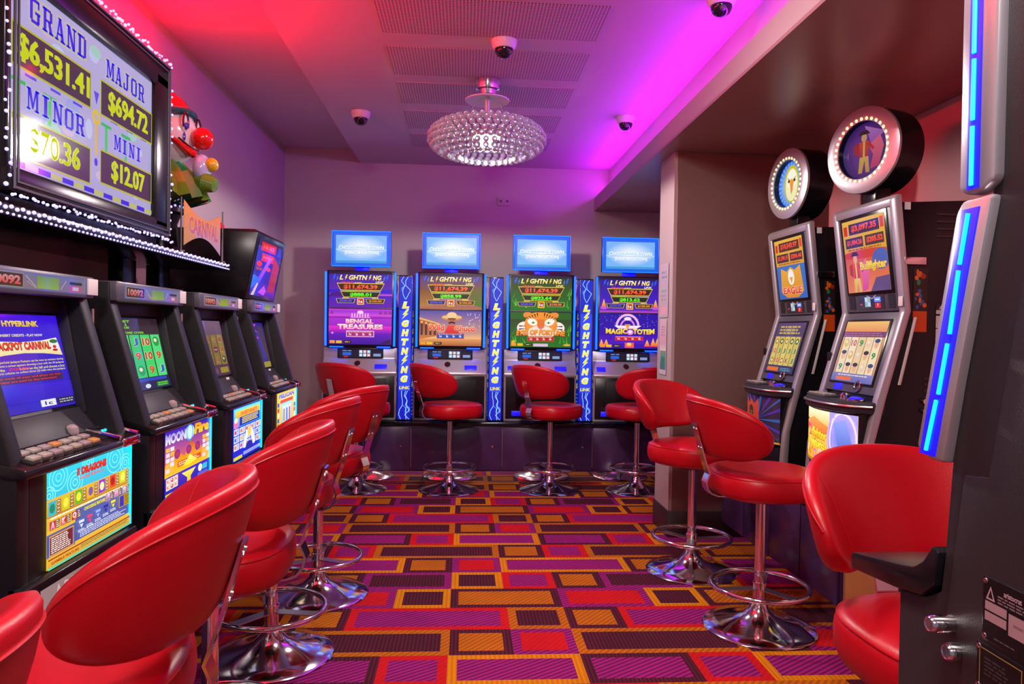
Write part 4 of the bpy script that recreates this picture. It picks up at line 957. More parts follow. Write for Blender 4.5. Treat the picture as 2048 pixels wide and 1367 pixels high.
def lo_town(w, h):
    a = Art(w, h, '#e8a868', '#5048a0'); a.rect(0, 0, w, .2 * h, '#a85830', '#e09858'); a.rect(0, .2 * h, w, .35 * h, '#f0b878', '#c89080')
    a.poly([(0, .78 * h), (.30 * w, .62 * h), (.30 * w, .28 * h), (0, .18 * h)], '#c87838', '#904828')
    for k in range(4): a.rect((.02 + .07 * k) * w, .30 * h, (.055 + .07 * k) * w, (.62 - .025 * k) * h, '#48283c'); a.rect((.02 + .07 * k) * w, (.64 - .025 * k) * h, (.055 + .07 * k) * w, (.70 - .03 * k) * h, '#f0b060')
    a.poly([(0, .80 * h), (.32 * w, .64 * h), (.32 * w, .60 * h), (0, .74 * h)], '#e8a868')
    rd = random.Random(2)
    for k in range(26): a.ell((.66 + .32 * rd.random()) * w, (.5 + .42 * rd.random()) * h, .008 * w, .011 * h, '#e8e8ff', 6)
    # a man in a wide hat
    a.ell(.52 * w, .80 * h, .17 * w, .085 * h, '#c08848'); a.ell(.52 * w, .82 * h, .16 * w, .06 * h, '#e8b878'); a.ell(.52 * w, .87 * h, .08 * w, .09 * h, '#f0c890'); a.ell(.52 * w, .70 * h, .065 * w, .10 * h, '#b86850'); a.rect(.455 * w, .755 * h, .585 * w, .785 * h, '#583020'); a.poly([(.46 * w, .66 * h), (.52 * w, .70 * h), (.58 * w, .66 * h), (.56 * w, .62 * h), (.52 * w, .655 * h), (.48 * w, .62 * h)], '#281008'); a.ell(.495 * w, .735 * h, .01 * w, .01 * h, '#180c08', 8); a.ell(.545 * w, .735 * h, .01 * w, .01 * h, '#180c08', 8)
    a.poly([(.40 * w, .36 * h), (.46 * w, .58 * h), (.58 * w, .58 * h), (.64 * w, .36 * h)], '#d02030', '#f04030')
    a.text('Wild', .27 * w, .515 * h, .27 * w, .18 * h, '#d82810', '#f87040', .05, .1, '#fff0d8', .03); a.text('Chuco', .73 * w, .50 * h, .34 * w, .17 * h, '#d82810', '#f88050', .05, .1, '#fff0d8', .03)
    pearl_row(a, w, .28 * h, .15 * h, '#2048b0', '#d03020'); bars(a, w, h); return a
def ex_jungle(a, w, h):
    a.rect(0, 0, w, .8 * h, '#187018', '#284010'); rd = random.Random(4)
    for k in range(22):
        x = rd.random(); x = x * .28 if k % 2 else 1 - x * .28; y = rd.random() * .75; a.poly([(x * w, y * h), ((x + rd.uniform(-.08, .08)) * w, (y + .22) * h), ((x + .02) * w, y * h)], rd.choice(['#30a828', '#58c030', '#106010', '#208830']))
def lo_tiger(w, h):
    a = Art(w, h, '#147018', '#1c5c14'); ex_jungle(a, w, h); rd = random.Random(8)
    cx = .5 * w
    for sx in (-1, 1): a.ell(cx + sx * .22 * w, .92 * h, .07 * w, .09 * h, '#e88838'); a.ell(cx + sx * .26 * w, .55 * h, .13 * w, .18 * h, '#f8e8e0')
    a.ell(cx, .64 * h, .27 * w, .40 * h, '#f09030'); a.ell(cx, .40 * h, .22 * w, .22 * h, '#f8e0d0')
    for sx in (-1, 1):
        a.ell(cx + sx * .14 * w, .72 * h, .085 * w, .10 * h, '#fff0e8', 16, None, sx * .4); a.ell(cx + sx * .125 * w, .70 * h, .035 * w, .04 * h, '#c8d8a0'); a.ell(cx + sx * .125 * w, .70 * h, .014 * w, .022 * h, '#180c08', 10)
        for k in range(5): a.poly([(cx + sx * (.05 + .045 * k) * w, (.98 - .03 * k) * h), (cx + sx * (.075 + .045 * k) * w, (.98 - .03 * k) * h), (cx + sx * (.05 + .03 * k) * w, (.84 - .02 * k) * h)], '#402010')
        for k in range(4): a.poly([(cx + sx * .36 * w, (.62 - .09 * k) * h), (cx + sx * .22 * w, (.60 - .07 * k) * h), (cx + sx * .35 * w, (.58 - .09 * k) * h)], '#502818')
    a.poly([(cx - .06 * w, .80 * h), (cx + .06 * w, .80 * h), (cx + .05 * w, .55 * h), (cx - .05 * w, .55 * h)], '#e07020'); a.poly([(cx - .06 * w, .58 * h), (cx + .06 * w, .58 * h), (cx, .50 * h)], '#e86878')
    a.text('EYES OF FORTUNE', cx, .42 * h, .80 * w, .16 * h, '#f07818', '#f8a838', .05, .1, '#8c1808', .03, .02 * h, 0)
    pearl_row(a, w, .24 * h, .15 * h, '#c01820', '#a06020'); bars(a, w, h); a.ell(.05 * w, .14 * h, .03 * w, .05 * h, '#f0a020'); a.ell(.93 * w, .07 * h, .06 * w, .03 * h, '#f0a020'); a.rect(.38 * w, .02 * h, .62 * w, .10 * h, '#d8b8d8'); return a
def ex_night(a, w, h):
    a.rect(0, .3 * h, w, .93 * h, '#4018c0', '#28108c')
    for sx in (.07, .93): a.poly([((sx - .05) * w, .1 * h), (sx * w, .38 * h), ((sx + .05) * w, .1 * h)], '#e85020', '#f8c860'); a.ell(sx * w, .12 * h, .06 * w, .04 * h, '#c050e0')
    a.rect(0, 0, w, .08 * h, '#c848d8', '#4018a0')
def lo_totem(w, h):
    a = Art(w, h, '#3808b0', '#2408a0'); rd = random.Random(6)
    for k in range(60): a.ell(rd.random() * w, (.5 + .5 * rd.random()) * h, .004 * w, .006 * h, '#f0f0ff', 6)
    a.ring(.47 * w, .62 * h, .165 * w, .20 * w, '#f0b0e8', 20, 0, pi, 1.1); a.ring(.47 * w, .62 * h, .10 * w, .125 * w, '#e888e0', 18, 0, pi, 1.1); a.ell(.47 * w, .86 * h, .06 * w, .05 * h, '#f8e0f8'); a.poly([(.25 * w, .66 * h), (.70 * w, .66 * h), (.62 * w, .57 * h), (.32 * w, .57 * h)], '#f8c8e0', '#f0f0f8'); a.poly([(.42 * w, .7 * h), (.52 * w, .7 * h), (.47 * w, .56 * h)], '#e89830')
    a.text('MAGIC', .29 * w, .485 * h, .36 * w, .155 * h, '#f0b010', '#f8f060', .05, 0, '#702010', .03, -.02 * h); a.text('TOTEM', .74 * w, .485 * h, .36 * w, .155 * h, '#f0b010', '#f8f060', .05, 0, '#702010', .03, -.02 * h); a.ell(.515 * w, .47 * h, .055 * w, .08 * h, '#f080d0'); a.ell(.515 * w, .48 * h, .03 * w, .045 * h, '#f8e8f0')
    a.rect(0, .13 * h, w, .38 * h, '#5010b8', '#4008b0')
    for x in (.04, .12, .80, .9, .97): a.poly([((x - .05) * w, .06 * h), (x * w, (.26 + .05 * (x > .85)) * h), ((x + .05) * w, .06 * h)], '#f04010', '#f8d060')
    pearl_row(a, w, .29 * h, .14 * h, '#d01830', '#3838e0', .26, .74); bars(a, w, h); a.rect(.43 * w, .02 * h, .58 * w, .17 * h, '#f06030'); a.ell(.5 * w, .12 * h, .04 * w, .05 * h, '#f8c080'); return a
def topper_art(w, h, streak=False):
    a = Art(w, h, '#1060e0', '#2060f0'); a.rect(.05 * w, .07 * h, .95 * w, .91 * h, '#70b4f4', '#78aef0'); a.rect(.05 * w, .07 * h, .95 * w, .14 * h, '#3898d8'); a.ell(.5 * w, .53 * h, .445 * w, .38 * h, '#ffffff', 32, '#74b2f2'); a.ell(.5 * w, .47 * h, .45 * w, .09 * h, '#ffffff', 32, '#a4d0f8')
    a.text('CHOOSE YOUR OWN', .5 * w, .545 * h, .80 * w, .115 * h, '#d8eeff', '#ffffff', .04, 0, '#3888d0', .025); a.text('[DENOMINATION]', .51 * w, .375 * h, .60 * w, .115 * h, '#e0f0ff', '#ffffff', .04, 0, '#4898e0', .025)
    a.rect(.12 * w, .46 * h, .92 * w, .468 * h, '#3070c8')
    return a
BB = .50
def bank_machine(xc, val, bg, ex, lo, label):
    t = thing('gaming_machine', label, 'slot machine', (xc, 5.97, BB), 0, 'tall machines along the back wall')
    Z = lambda pts: [(p[0], p[1] - BB) for p in pts]
    # lower cabinet and silver deck
    MB().prism(Z([(-.02, .50), (-.02, .865), (-.03, .875), (-.03, .89), (.055, 1.0), (.05, 1.085), (.40, 1.085), (.40, .50)]), 'x', -.30, .30, .006).build('cabinet', M['silver'], t)
    d = MB().box(-.285, .285, -.026, -.016, .52 - BB, .865 - BB, .004).build('front_door', M['black'], t)
    MB().box(-.235, -.02, -.034, -.026, .545 - BB, .585 - BB, .003).build('note_slot', M['ledglow'], d)
    MB().box(-.20, .22, -.029, -.026, .62 - BB, .84 - BB, .004).build('door_panel', M['matte'], d)
    s = MB().box(-.185, .185, .040, .056, 1.002 - BB, 1.078 - BB, .003).build('player_panel', M['matte'], t)
    pa = Art(.35, .066, '#100c28'); pa.rect(.03, .015, .10, .04, '#1860d8'); pa.rect(.04, .0, .075, .010, '#d01838'); pa.lines(.03, .045, .11, .06, 1, '#7090d0')
    for i in range(3):
        for j in range(2): pa.rect(.165 + .032 * i, .006 + .028 * j, .191 + .032 * i, .030 + .028 * j, ['#a0c8e8', '#c0d8f0', '#e0a0b0'][(i + j) % 3]); pa.rect(.172 + .032 * i, .012 + .028 * j, .184 + .032 * i, .024 + .028 * j, '#e8f0f8')
    pa.rect(.28, .008, .34, .03, '#8098c8'); pa.build('keypad', M['screenmatte'], s, (-.175, .0395, 1.007 - BB), UX, UZ)
    sl = Vector((0, .085, .11)).normalized()
    for x, w_ in ((.12, .10), (-.27, .075)):
        b = MB().box(0, w_, -.006, .004, 0, .045, .004).xform(Matrix.Translation((x, -.012, .915 - BB)) @ Matrix.Rotation(math.atan2(-.085, .11), 4, 'X')).build('button_pad', M['ledglow'], t)
        q = MB()
        for k in range(4): q.sphere((x + w_ * (.2 + .2 * k), .015, .945 - BB), .006, 8, 6)
        q.build('indicator_light', M['ledcyan'], b)
    MB().lathe([(.022, 0), (.024, .01), (.014, .02), (0, .022)], 16).xform(Matrix.Translation((-.02, .02, .955 - BB)) @ Matrix.Rotation(radians(55), 4, 'X')).build('service_button', M['maroon'], t)
    # monitor column: dark body with two screens, blue tubes either side
    MB().box(-.272, .272, .006, .12, 1.088 - BB, 1.712 - BB, .006).build('monitor_body', M['black'], t)
    MB().box(-.20, .20, .10, .36, 1.085 - BB, 1.66 - BB, .01).build('rear_case', M['matte'], t)
    clip_art(upper_art(.508, .292, val, *bg, ex)).build('upper_screen', M['screenmatte'], t, (-.254, .0055, 1.412 - BB), UX, UZ)
    clip_art(lo(.508, .288)).build('lower_screen', M['screenmatte'], t, (-.254, .0055, 1.112 - BB), UX, UZ)
    MB().box(-.262, .262, -.002, .008, 1.402 - BB, 1.411 - BB, .002).build('divider_bar', M['slate'], t)
    for sx in (-1, 1):
        MB().tube([(sx * .276, .0, 1.10 - BB), (sx * .279, .0, 1.70 - BB)], .0085, 10).build('edge_light', M['ledblue'], t)
        MB().box(min(sx * .285, sx * .268), max(sx * .285, sx * .268), .012, .05, 1.095 - BB, 1.705 - BB, .004).build('edge_rail', M['ledglow'], t)
        MB().box(sx * .19 - .055, sx * .19 + .055, -.004, .03, 1.088 - BB, 1.096 - BB).build('under_light', M['ledblue'], t)
    # top monitor on its short stand
    MB().box(-.055, .055, .05, .085, 1.705 - BB, 1.765 - BB, .003).build('topper_stand', M['ledglow'], t)
    tp = MB().box(-.238, .238, .012, .06, 1.745 - BB, 2.034 - BB, .006).build('topper_monitor', M['black'], t)
    clip_art(topper_art(.455, .268)).build('display', M['screenmatte'], tp, (-.2275, .0115, 1.7555 - BB), UX, UZ)
    z0, z1 = 1.749 - BB, 2.030 - BB
    MB().tube([(-.234, .008, z0), (.234, .008, z0), (.234, .008, z1), (-.234, .008, z1)], .0055, 8, True).build('light_frame', M['ledblue'], tp)
    return t
bank_machine(-.848, '$888.01', ('#7028b8', '#3018a0'), ex_bengal, lo_bengal, 'tall back machine with the violet treasure screen, at the left end of its bank')
bank_machine(-.115, '$858.99', ('#a06048', '#402868'), ex_town, lo_town, 'tall back machine showing a man in a sombrero on its screen')
bank_machine(.630, '$822.64', ('#187018', '#203010'), ex_jungle, lo_tiger, 'tall back machine showing an orange tiger face on its screen')
bank_machine(1.372, '$813.62', ('#5020b8', '#200c50'), ex_night, lo_totem, 'tall back machine showing a starry totem screen, next to the pillar')

def pylon_art(w, h):
    a = Art(w, h, '#0818c0', '#0828c8'); rd = random.Random(12); a.rect(.06 * w, .2 * h, .94 * w, .76 * h, '#2848f0')
    def zig(x, y0, y1, n):
        pts = [(x * w, y0 * h)]
        for i in range(1, n + 1): pts.append(((x + rd.uniform(-.22, .22)) * w, (y0 + (y1 - y0) * i / n) * h))
        a.line(pts, .045 * w, '#a0d8ff'); return pts
    for x in (.3, .6, .75): p = zig(x, .20, .0, 6); a.line([p[3], (p[3][0] + .25 * w, p[3][1] - .02 * h), (p[3][0] + .2 * w, p[3][1] - .05 * h)], .03 * w, '#70b8ff')
    for x in (.35, .7): p = zig(x, 1., .84, 5); a.line([p[2], (p[2][0] - .25 * w, p[2][1] - .02 * h), (p[2][0] - .2 * w, p[2][1] - .04 * h)], .03 * w, '#70b8ff')
    for i, ch in enumerate('L/GHTN/NG'):
        y = (.80 - .0645 * i) * h; x = (.52 - .006 * i) * w
        if ch == '/': a.bolt(x, y, .42 * w, .062 * h, '#f8e818', '#d8f0ff')
        else: a.text(ch, x, y, .56 * w, .046 * h, '#f8e010', '#fff870', .05, .2, '#d8f0ff', .05)
    a.text('LINK', .5 * w, .222 * h, .8 * w, .022 * h, '#f0e010', None, .04, .1); return a
def pylon_side(w, h):
    a = Art(w, h, '#0818a0', '#1028b0')
    for i, ch in enumerate('L/GHTN/NG'):
        y = (.74 - .062 * i) * h
        if ch == '/': a.bolt(.5 * w, y, .4 * w, .05 * h, '#e0c810')
        else: a.text(ch, .5 * w, y, .5 * w, .04 * h, '#e0c810', None, .04, .2)
    a.lines(.2 * w, .02 * h, .8 * w, .2 * h, 7, '#60a8f0', .2); return a
def purple_art(w, h):
    a = Art(w, h, '#70288c', '#8a4090'); a.rect(0, .84 * h, w, h, '#a08838', '#c0a848')
    a.poly([(.3 * w, .84 * h), (.7 * w, .84 * h), (.6 * w, .5 * h), (.75 * w, .2 * h), (.5 * w, .02 * h), (.25 * w, .3 * h), (.45 * w, .6 * h)], '#c070b8', '#e0a0c0'); a.line([(.5 * w, .9 * h), (.45 * w, .6 * h), (.6 * w, .3 * h), (.5 * w, 0)], .06 * w, '#f0d080'); return a
for xc, lab in ((-.481, 'blue lightning lettered pylon between the violet and the sombrero machines'), (.258, 'blue lightning lettered pylon between the sombrero and the tiger machines'), (1.001, 'blue lightning lettered pylon between the tiger and the totem machines')):
    t = thing('light_pylon', lab, 'pylon', (xc, 5.93, BB + .0), 0, 'lit pylons between the back machines')
    MB().prism([(-.055, .0), (.055, .0), (.062, .12), (-.062, .12)], 'z', .002, 1.18, .003).build('body', M['black'], t)
    clip_art(pylon_art(.104, 1.16)).build('front_panel', M['screenmatte'], t, (-.052, -.0006, .01), UX, UZ)
    for sx in (-1, 1):
        u = Vector((.007, .12, 0)) if sx > 0 else Vector((.007, -.12, 0))
        o = (.0558, .004, .01) if sx > 0 else (-.0625, .116, .01)
        clip_art(pylon_side(.11, 1.16)).build('side_panel', M['screendim'], t, o, u, UZ)
    clip_art(purple_art(.085, .26)).build('art_panel', M['screendim'], MB().box(-.115, -.025, .175, .187, .92, 1.19, .003).build('art_board', M['matte'], t), (-.113, .1745, .925), UX, UZ)

# bench under the back bank
t = thing('machine_bench', 'long dark purple bench under the lit machines at the back', 'bench', (.2, 6.1, 0))
MB().box(-1.38, 1.075, -.205, .42, .095, .465, .003).build('body', M['laminate'], t)
MB().box(-1.40, 1.90, -.232, .42, .467, .497, .006).build('counter', M['counter'], t)
MB().box(1.075, 1.90, -.205, .42, .095, .465, .003).build('body', M['laminate'], t)
MB().box(-1.38, 1.90, -.20, .40, 0, .0945).build('kick_plate', M['mirror'], t)
for i, x in enumerate((-1.0, -.62, .12, .86)):
    d = MB().box(x + .006, x + (.37 if i == 0 else .73), -.219, -.2055, .105, .455, .002).build('door', M['laminate'], t)
    MB().cyl((x + .66 if i else x + .3, -.226, .30), (x + .66 if i else x + .3, -.219, .30), .008, 12).build('lock', M['chrome'], d)
    MB().box(x + .0, x + .004, -.214, -.206, .13, .44).build('edge_trim', M['steel'], d)

# ------------------------------------------------------------------ right bank: two silver machines with round toppers
def reel_low(w, h, kind):
    if kind == 'bull':
        a = Art(w, h, '#c08878', '#e8a860'); a.rect(0, .78 * h, w, h, '#e88050', '#f0c070'); a.rect(0, .74 * h, w, .83 * h, '#704070'); a.lines(.02 * w, .75 * h, .98 * w, .82 * h, 2, '#b07080')
        reels(a, .05 * w, .14 * h, .96 * w, .74 * h, 5, 3, ['#f0d8a8', '#f4e0b8', '#e8cc98'], [('J', '#28a058'), ('9', '#209040'), ('10', '#c85820'), ('h', '#202840'), ('h', '#284878'), ('d', '#e0b860'), ('d', '#e8c8b0')], '#806048', 21); a.rect(0, 0, w, .14 * h, '#6068b0', '#8080c0'); a.rect(.12 * w, .02 * h, .5 * w, .08 * h, '#e87030'); a.lines(.15 * w, .09 * h, .9 * w, .125 * h, 1, '#f0e0d0'); return a
    a = Art(w, h, '#303870', '#5a4878'); a.rect(0, .72 * h, w, h, '#403868', '#503870'); a.ell(.5 * w, .84 * h, .3 * w, .12 * h, '#807098', 20, '#443868'); a.lines(.12 * w, .76 * h, .9 * w, .95 * h, 3, '#d0b040')
    reels(a, .04 * w, .14 * h, .96 * w, .72 * h, 5, 3, ['#d8c060', '#d0b858', '#e0c868'], [('o', '#b08020'), ('J', '#208840'), ('Q', '#209040'), ('10', '#c04820'), ('K', '#a04818'), ('o', '#306020')], '#705820', 31); a.rect(0, 0, w, .13 * h, '#282c60'); a.rect(.06 * w, .02 * h, .48 * w, .10 * h, '#e06820'); a.lines(.55 * w, .03 * h, .95 * w, .10 * h, 2, '#50a0c0'); return a
def matador(a, w, h, x, y, s):
    """a bullfighter in a red jacket swinging a pink cape"""
    P = lambda pts: [((x + px * s) * w, (y + py * s) * h) for px, py in pts]
    a.poly(P([(.10, .12), (.40, .30), (.50, .05), (.38, -.38), (.15, -.42), (.22, -.1)]), '#d03878', '#f07090')
    a.poly(P([(-.16, .22), (.12, .22), (.10, -.12), (-.12, -.12)]), '#c02028', '#e04838'); a.poly(P([(-.28, .18), (-.14, .22), (-.16, -.10), (-.28, -.02)]), '#b01820')
    a.line(P([(-.02, .22), (-.02, -.12)]), .05 * s * w, '#e8c060'); a.line(P([(.08, .18), (.24, .02)]), .07 * s * w, '#c82830'); a.poly(P([(-.13, -.12), (.10, -.12), (.14, -.48), (.04, -.48), (.0, -.2), (-.06, -.48), (-.16, -.48)]), '#d8a048', '#e8b860')
    a.ell((x - .02 * s) * w, (y + .31 * s) * h, .075 * s * w, .10 * s * h, '#e0a878'); a.poly(P([(-.18, .38), (-.10, .47), (.06, .47), (.14, .38)]), '#281c20')
def top_scr(w, h, kind):
    a = Art(w, h, '#e89830', '#f0b048') if kind == 'bull' else Art(w, h, '#2060b8', '#3878c8')
    v = ('$3,097.35', '$1,004.26', '$205.52') if kind == 'bull' else ('$10,543.97', '$1,390.15', '$206.46')
    a.rect(0, .56 * h, w, h, '#d8982c', '#e8b040')
    a.rect(.16 * w, .80 * h, .88 * w, .95 * h, '#382048' if kind == 'bull' else '#482018'); a.text(v[0], .52 * w, .875 * h, .60 * w, .10 * h, '#f02818', '#ff6048', .05); a.rect(.03 * w, .80 * h, .12 * w, .93 * h, '#d02818'); a.rect(.90 * w, .82 * h, .98 * w, .96 * h, '#e04020')
    for x, s in ((.27, v[1]), (.75, v[2])): a.rect((x - .22) * w, .62 * h, (x + .21) * w, .76 * h, '#3a2030'); a.text(s, x * w, .69 * h, .37 * w, .085 * h, '#f02818', '#ff5840', .05)
    a.lines(.1 * w, .575 * h, .92 * w, .61 * h, 1, '#a04020')
    if kind == 'bull':
        a.rect(0, 0, w, .55 * h, '#e07838', '#d04838'); a.ell(.5 * w, .52 * h, .6 * w, .06 * h, '#d03020'); a.ell(.85 * w, .42 * h, .2 * w, .14 * h, '#3858b0'); a.poly([(.55 * w, 0), (w, 0), (w, .2 * h), (.7 * w, .18 * h)], '#483878'); matador(a, w, h, .26, .27, .62)
        a.text('Bullfighter', .66 * w, .34 * h, .62 * w, .15 * h, '#e8a818', '#f8e060', .05, 0, '#902010', .03)
    else:
        a.poly([(.1 * w, .12 * h), (.16 * w, .52 * h), (.36 * w, .46 * h), (.5 * w, .53 * h), (.64 * w, .47 * h), (.84 * w, .54 * h), (.9 * w, .12 * h), (.7 * w, .02 * h), (.3 * w, .02 * h)], '#d88818', '#e8a838'); a.ell(.5 * w, .36 * h, .11 * w, .13 * h, '#f0f0f0'); a.poly([(.44 * w, .36 * h), (.56 * w, .36 * h), (.5 * w, .25 * h)], '#f0a018'); a.text('EAGLE', .5 * w, .14 * h, .66 * w, .12 * h, '#d02818', '#f06040', .05, 0, '#f8e8d0', .03, 0)
    return a
def wheel_art(r, kind):
    a = Art(2 * r, 2 * r)
    if kind == 'bull':
        a.ell(r, r, r, r, '#7838a8', 40, '#382078'); a.poly([(r * .9, r * 1.9), (r * 1.75, r * 1.55), (r * 1.2, r * 1.2)], '#a058c0', '#c080d0'); a.poly([(r * 1.25, r * 1.2), (r * 1.9, r * 1.1), (r * 1.6, r * .4), (r * 1.2, r * .5)], '#282858'); matador(a, 2 * r, 2 * r, .46, .50, .78)
    else:
        a.ell(r, r, r, r, '#e8f0a0', 40, '#1858e0')
        for k in range(28): t_ = 2 * pi * k / 28; a.poly([(r, r), (r + r * .97 * cos(t_), r + r * .97 * sin(t_)), (r + r * .97 * cos(t_ + .10), r + r * .97 * sin(t_ + .10))], '#60b0f8')
        a.ell(r, r * 1.02, r * .52, r * .80, '#c8c018'); a.ell(r, r * .98, r * .45, r * .70, '#f0ecb8'); a.ell(r, r * 1.2, r * .36, r * .42, '#f8f8e0')
        for sx in (-1, 1): a.ell(r + sx * r * .2, r * 1.15, r * .09, r * .07, '#403010', 12); a.poly([(r + sx * r * .08, r * 1.2), (r + sx * r * .32, r * 1.32), (r + sx * r * .30, r * 1.24)], '#b0a050')
        a.poly([(r * .84, r * 1.12), (r, r * 1.26), (r * 1.16, r * 1.12), (r * 1.08, r * .75), (r * .98, r * .55), (r * .92, r * .8)], '#f07010', '#f8a020')
    return a
def belly_art(w, h, kind):
    if kind == 'bull':
        a = Art(w, h, '#f0a818', '#f8d868'); a.rect(0, .72 * h, w, h, '#f8c060', '#fff0c8'); a.poly([(0, .7 * h), (.3 * w, .85 * h), (.62 * w, .7 * h), (.6 * w, .55 * h), (0, .55 * h)], '#e87830', '#f0a050'); rd = random.Random(4)
        for k in range(9): a.ell(rd.uniform(.02, .6) * w, rd.uniform(.05, .3) * h, rd.uniform(.02, .06) * w, rd.uniform(.03, .09) * h, rd.choice(['#c850d0', '#f8e060', '#e08818', '#d8389c']), 10)
        a.ring(.34 * w, .12 * h, .03 * w, .045 * w, '#e040e0', 14); a.ring(.46 * w, .16 * h, .02 * w, .04 * w, '#f8b8f0', 14)
        a.text('Bullfighter', .34 * w, .52 * h, .52 * w, .24 * h, '#e8a008', '#fff040', .05, 0, '#b04008', .04, 0, 0, -.08); a.text('Feature', .36 * w, .34 * h, .4 * w, .15 * h, '#f8d818', '#fff060', .05, 0, '#b04008', .04, 0, 0, -.08); matador(a, w, h, .07, .6, .38)
        a.rect(.64 * w, 0, w, h, '#7858d0', '#b0a0f0'); a.ell(.82 * w, .5 * h, .22 * w, .52 * h, '#4870e0', 24, '#c0a8f0'); a.ring(.82 * w, .5 * h, .16 * w, .18 * w, '#f0d8f8', 24, sy=1.6); a.poly([(.7 * w, .8 * h), (.86 * w, .9 * h), (.95 * w, .4 * h), (.8 * w, .2 * h)], '#4060c8', '#90a0f0'); return a
    a = Art(w, h, '#180838', '#201048')
    for k in range(26): t_ = 2 * pi * k / 26; a.poly([(.58 * w, .45 * h), (.58 * w + w * .8 * cos(t_), .45 * h + h * 1.1 * sin(t_)), (.58 * w + w * .8 * cos(t_ + .07), .45 * h + h * 1.1 * sin(t_ + .07))], '#5028b8' if k % 2 else '#2868c0')
    a.poly([(.04 * w, .15 * h), (.10 * w, .95 * h), (.26 * w, .78 * h), (.36 * w, .92 * h), (.48 * w, .8 * h), (.60 * w, .95 * h), (.62 * w, .2 * h), (.34 * w, .02 * h)], '#c01810', '#f04828'); a.ell(.36 * w, .62 * h, .09 * w, .14 * h, '#381418'); a.poly([(.3 * w, .62 * h), (.42 * w, .62 * h), (.36 * w, .45 * h)], '#e8a030'); a.text('EAGLE', .34 * w, .24 * h, .5 * w, .16 * h, '#f0e0d0', None, .05, 0, '#801010', .03); return a
def wheel_machine(yc, kind, rot_w, label):
    t = thing('gaming_machine', label, 'slot machine', (1.69, yc, BB), -pi / 2, 'silver machines with round toppers on the right')
    Z = lambda pts: [(p[0], p[1] - BB) for p in pts]
    w = .25
    MB().prism(Z([(.075, 1.80), (.125, 1.355), (.03, 1.0), (-.03, .75), (-.045, .505), (.47, .505), (.47, 1.82)]), 'x', -w + .012, w - .012, .006).build('cabinet', M['black'], t)
    # silver surround: one bent frame
    f = MB(); outer = Z([(.045, 1.80), (.06, 1.832), (.105, 1.36), (.0, .99), (-.052, .74), (-.066, .505)])
    for sx in (-1, 1):
        a, b = sx * w, sx * (w - .042)
        pr = Z([(.048, 1.815), (.06, 1.832), (.085, 1.832), (.085, 1.80), (.135, 1.355), (.04, 1.0), (-.02, .75), (-.03, .505), (-.066, .505), (-.052, .74), (.0, .99), (.105, 1.355)])
        f.prism(pr, 'x', min(a, b), max(a, b), .008)
    f.prism(Z([(.048, 1.815), (.06, 1.832), (.085, 1.832), (.085, 1.79), (.051, 1.785)]), 'x', -w + .03, w - .03, .004)
    f.build('surround', M['silver'], t)
    # dark fascia panels that carry the screens
    up = MB().prism(Z([(.056, 1.786), (.114, 1.358), (.13, 1.358), (.08, 1.786)]), 'x', -w + .042, w - .042, .002).build('upper_fascia', M['slate'], t)
    lo = MB().prism(Z([(.110, 1.352), (.010, 1.0), (.03, 1.0), (.13, 1.352)]), 'x', -w + .042, w - .042, .002).build('lower_fascia', M['slate'], t)
    vu = Vector((0, .056 - .114, 1.786 - 1.358)).normalized(); vl = Vector((0, .1, .352)).normalized()
    nu = Vector(UX).cross(vu); nl = Vector(UX).cross(vl)
    sw = .335
    o = Vector((0, .114, 1.358 - BB)) + vu * .090 + nu * .0015; fr = MB().box(-sw / 2 - .018, sw / 2 + .018, -.003, .0, 0, .355, .001)
    ang = math.atan2(-vu.y, vu.z); fr.xform(Matrix.Translation(o - vu * .014) @ Matrix.Rotation(ang, 4, 'X')).build('screen_bezel', M['black'], up)
    clip_art(top_scr(sw, .327, kind)).build('upper_screen', M['screen'], up, o + Vector((-sw / 2, 0, 0)) + nu * .0045, UX, vu)
    # player panel between the screens
    pa = Art(.20, .062, '#180c20', '#100818'); pa.rect(.05, .010, .095, .054, '#a0b0c8'); [pa.rect(.053 + .021 * i, .013 + .020 * j, .071 + .021 * i, .030 + .020 * j, ['#80c0b0', '#d0d8e8'][(i + j) % 2]) for i in range(2) for j in range(2)]
    pa.line([(.07, .06), (.11, .045), (.14, .06)], .004, '#c0a080'); pa.rect(.125, .030, .175, .052, '#6890f0'); pa.rect(.133, .038, .167, .044, '#e8f0ff'); pa.rect(.130, .004, .172, .026, '#d81828'); pa.text('7', .151, .015, .010, .014, '#ffe0e0'); pa.rect(.01, .018, .03, .026, '#d02030')
    pa.build('player_panel', M['screen'], up, Vector((-.10, .114, 1.358 - BB)) + vu * .012 + nu * .002, UX, vu)
    for sx in (-1, 1):
        g = Art(.05, .06, '#303038'); [g.ell(.006 + .0076 * i, .006 + .0096 * j, .002, .002, '#08080c', 6) for i in range(6) for j in range(6)]
        g.build('speaker_grille', M['print'], up, Vector((sx * .155 - .025, .114, 1.358 - BB)) + vu * .012 + nu * .002, UX, vu)
    o = Vector((0, .010, 1.0 - BB)) + vl * .045 + nl * .002
    MB().box(-sw / 2 - .012, sw / 2 + .012, -.002, .0, 0, .30, .001).xform(Matrix.Translation(o - vl * .010) @ Matrix.Rotation(math.atan2(-vl.y, vl.z), 4, 'X')).build('screen_bezel', M['black'], lo)
    clip_art(reel_low(sw, .28, kind)).build('lower_screen', M['screen'], lo, o + Vector((-sw / 2, 0, 0)) + nl * .003, UX, vl)
    tg = MB().box(w - .03, w - .0, .094, .097, 1.375 - BB, 1.415 - BB, .001).build('paper_tag', M['paper'], t)
    MB().box(-w - .002, -w + .03, .040, .046, 1.10 - BB, 1.17 - BB, .002).build('label_strip', M['matte'], t)
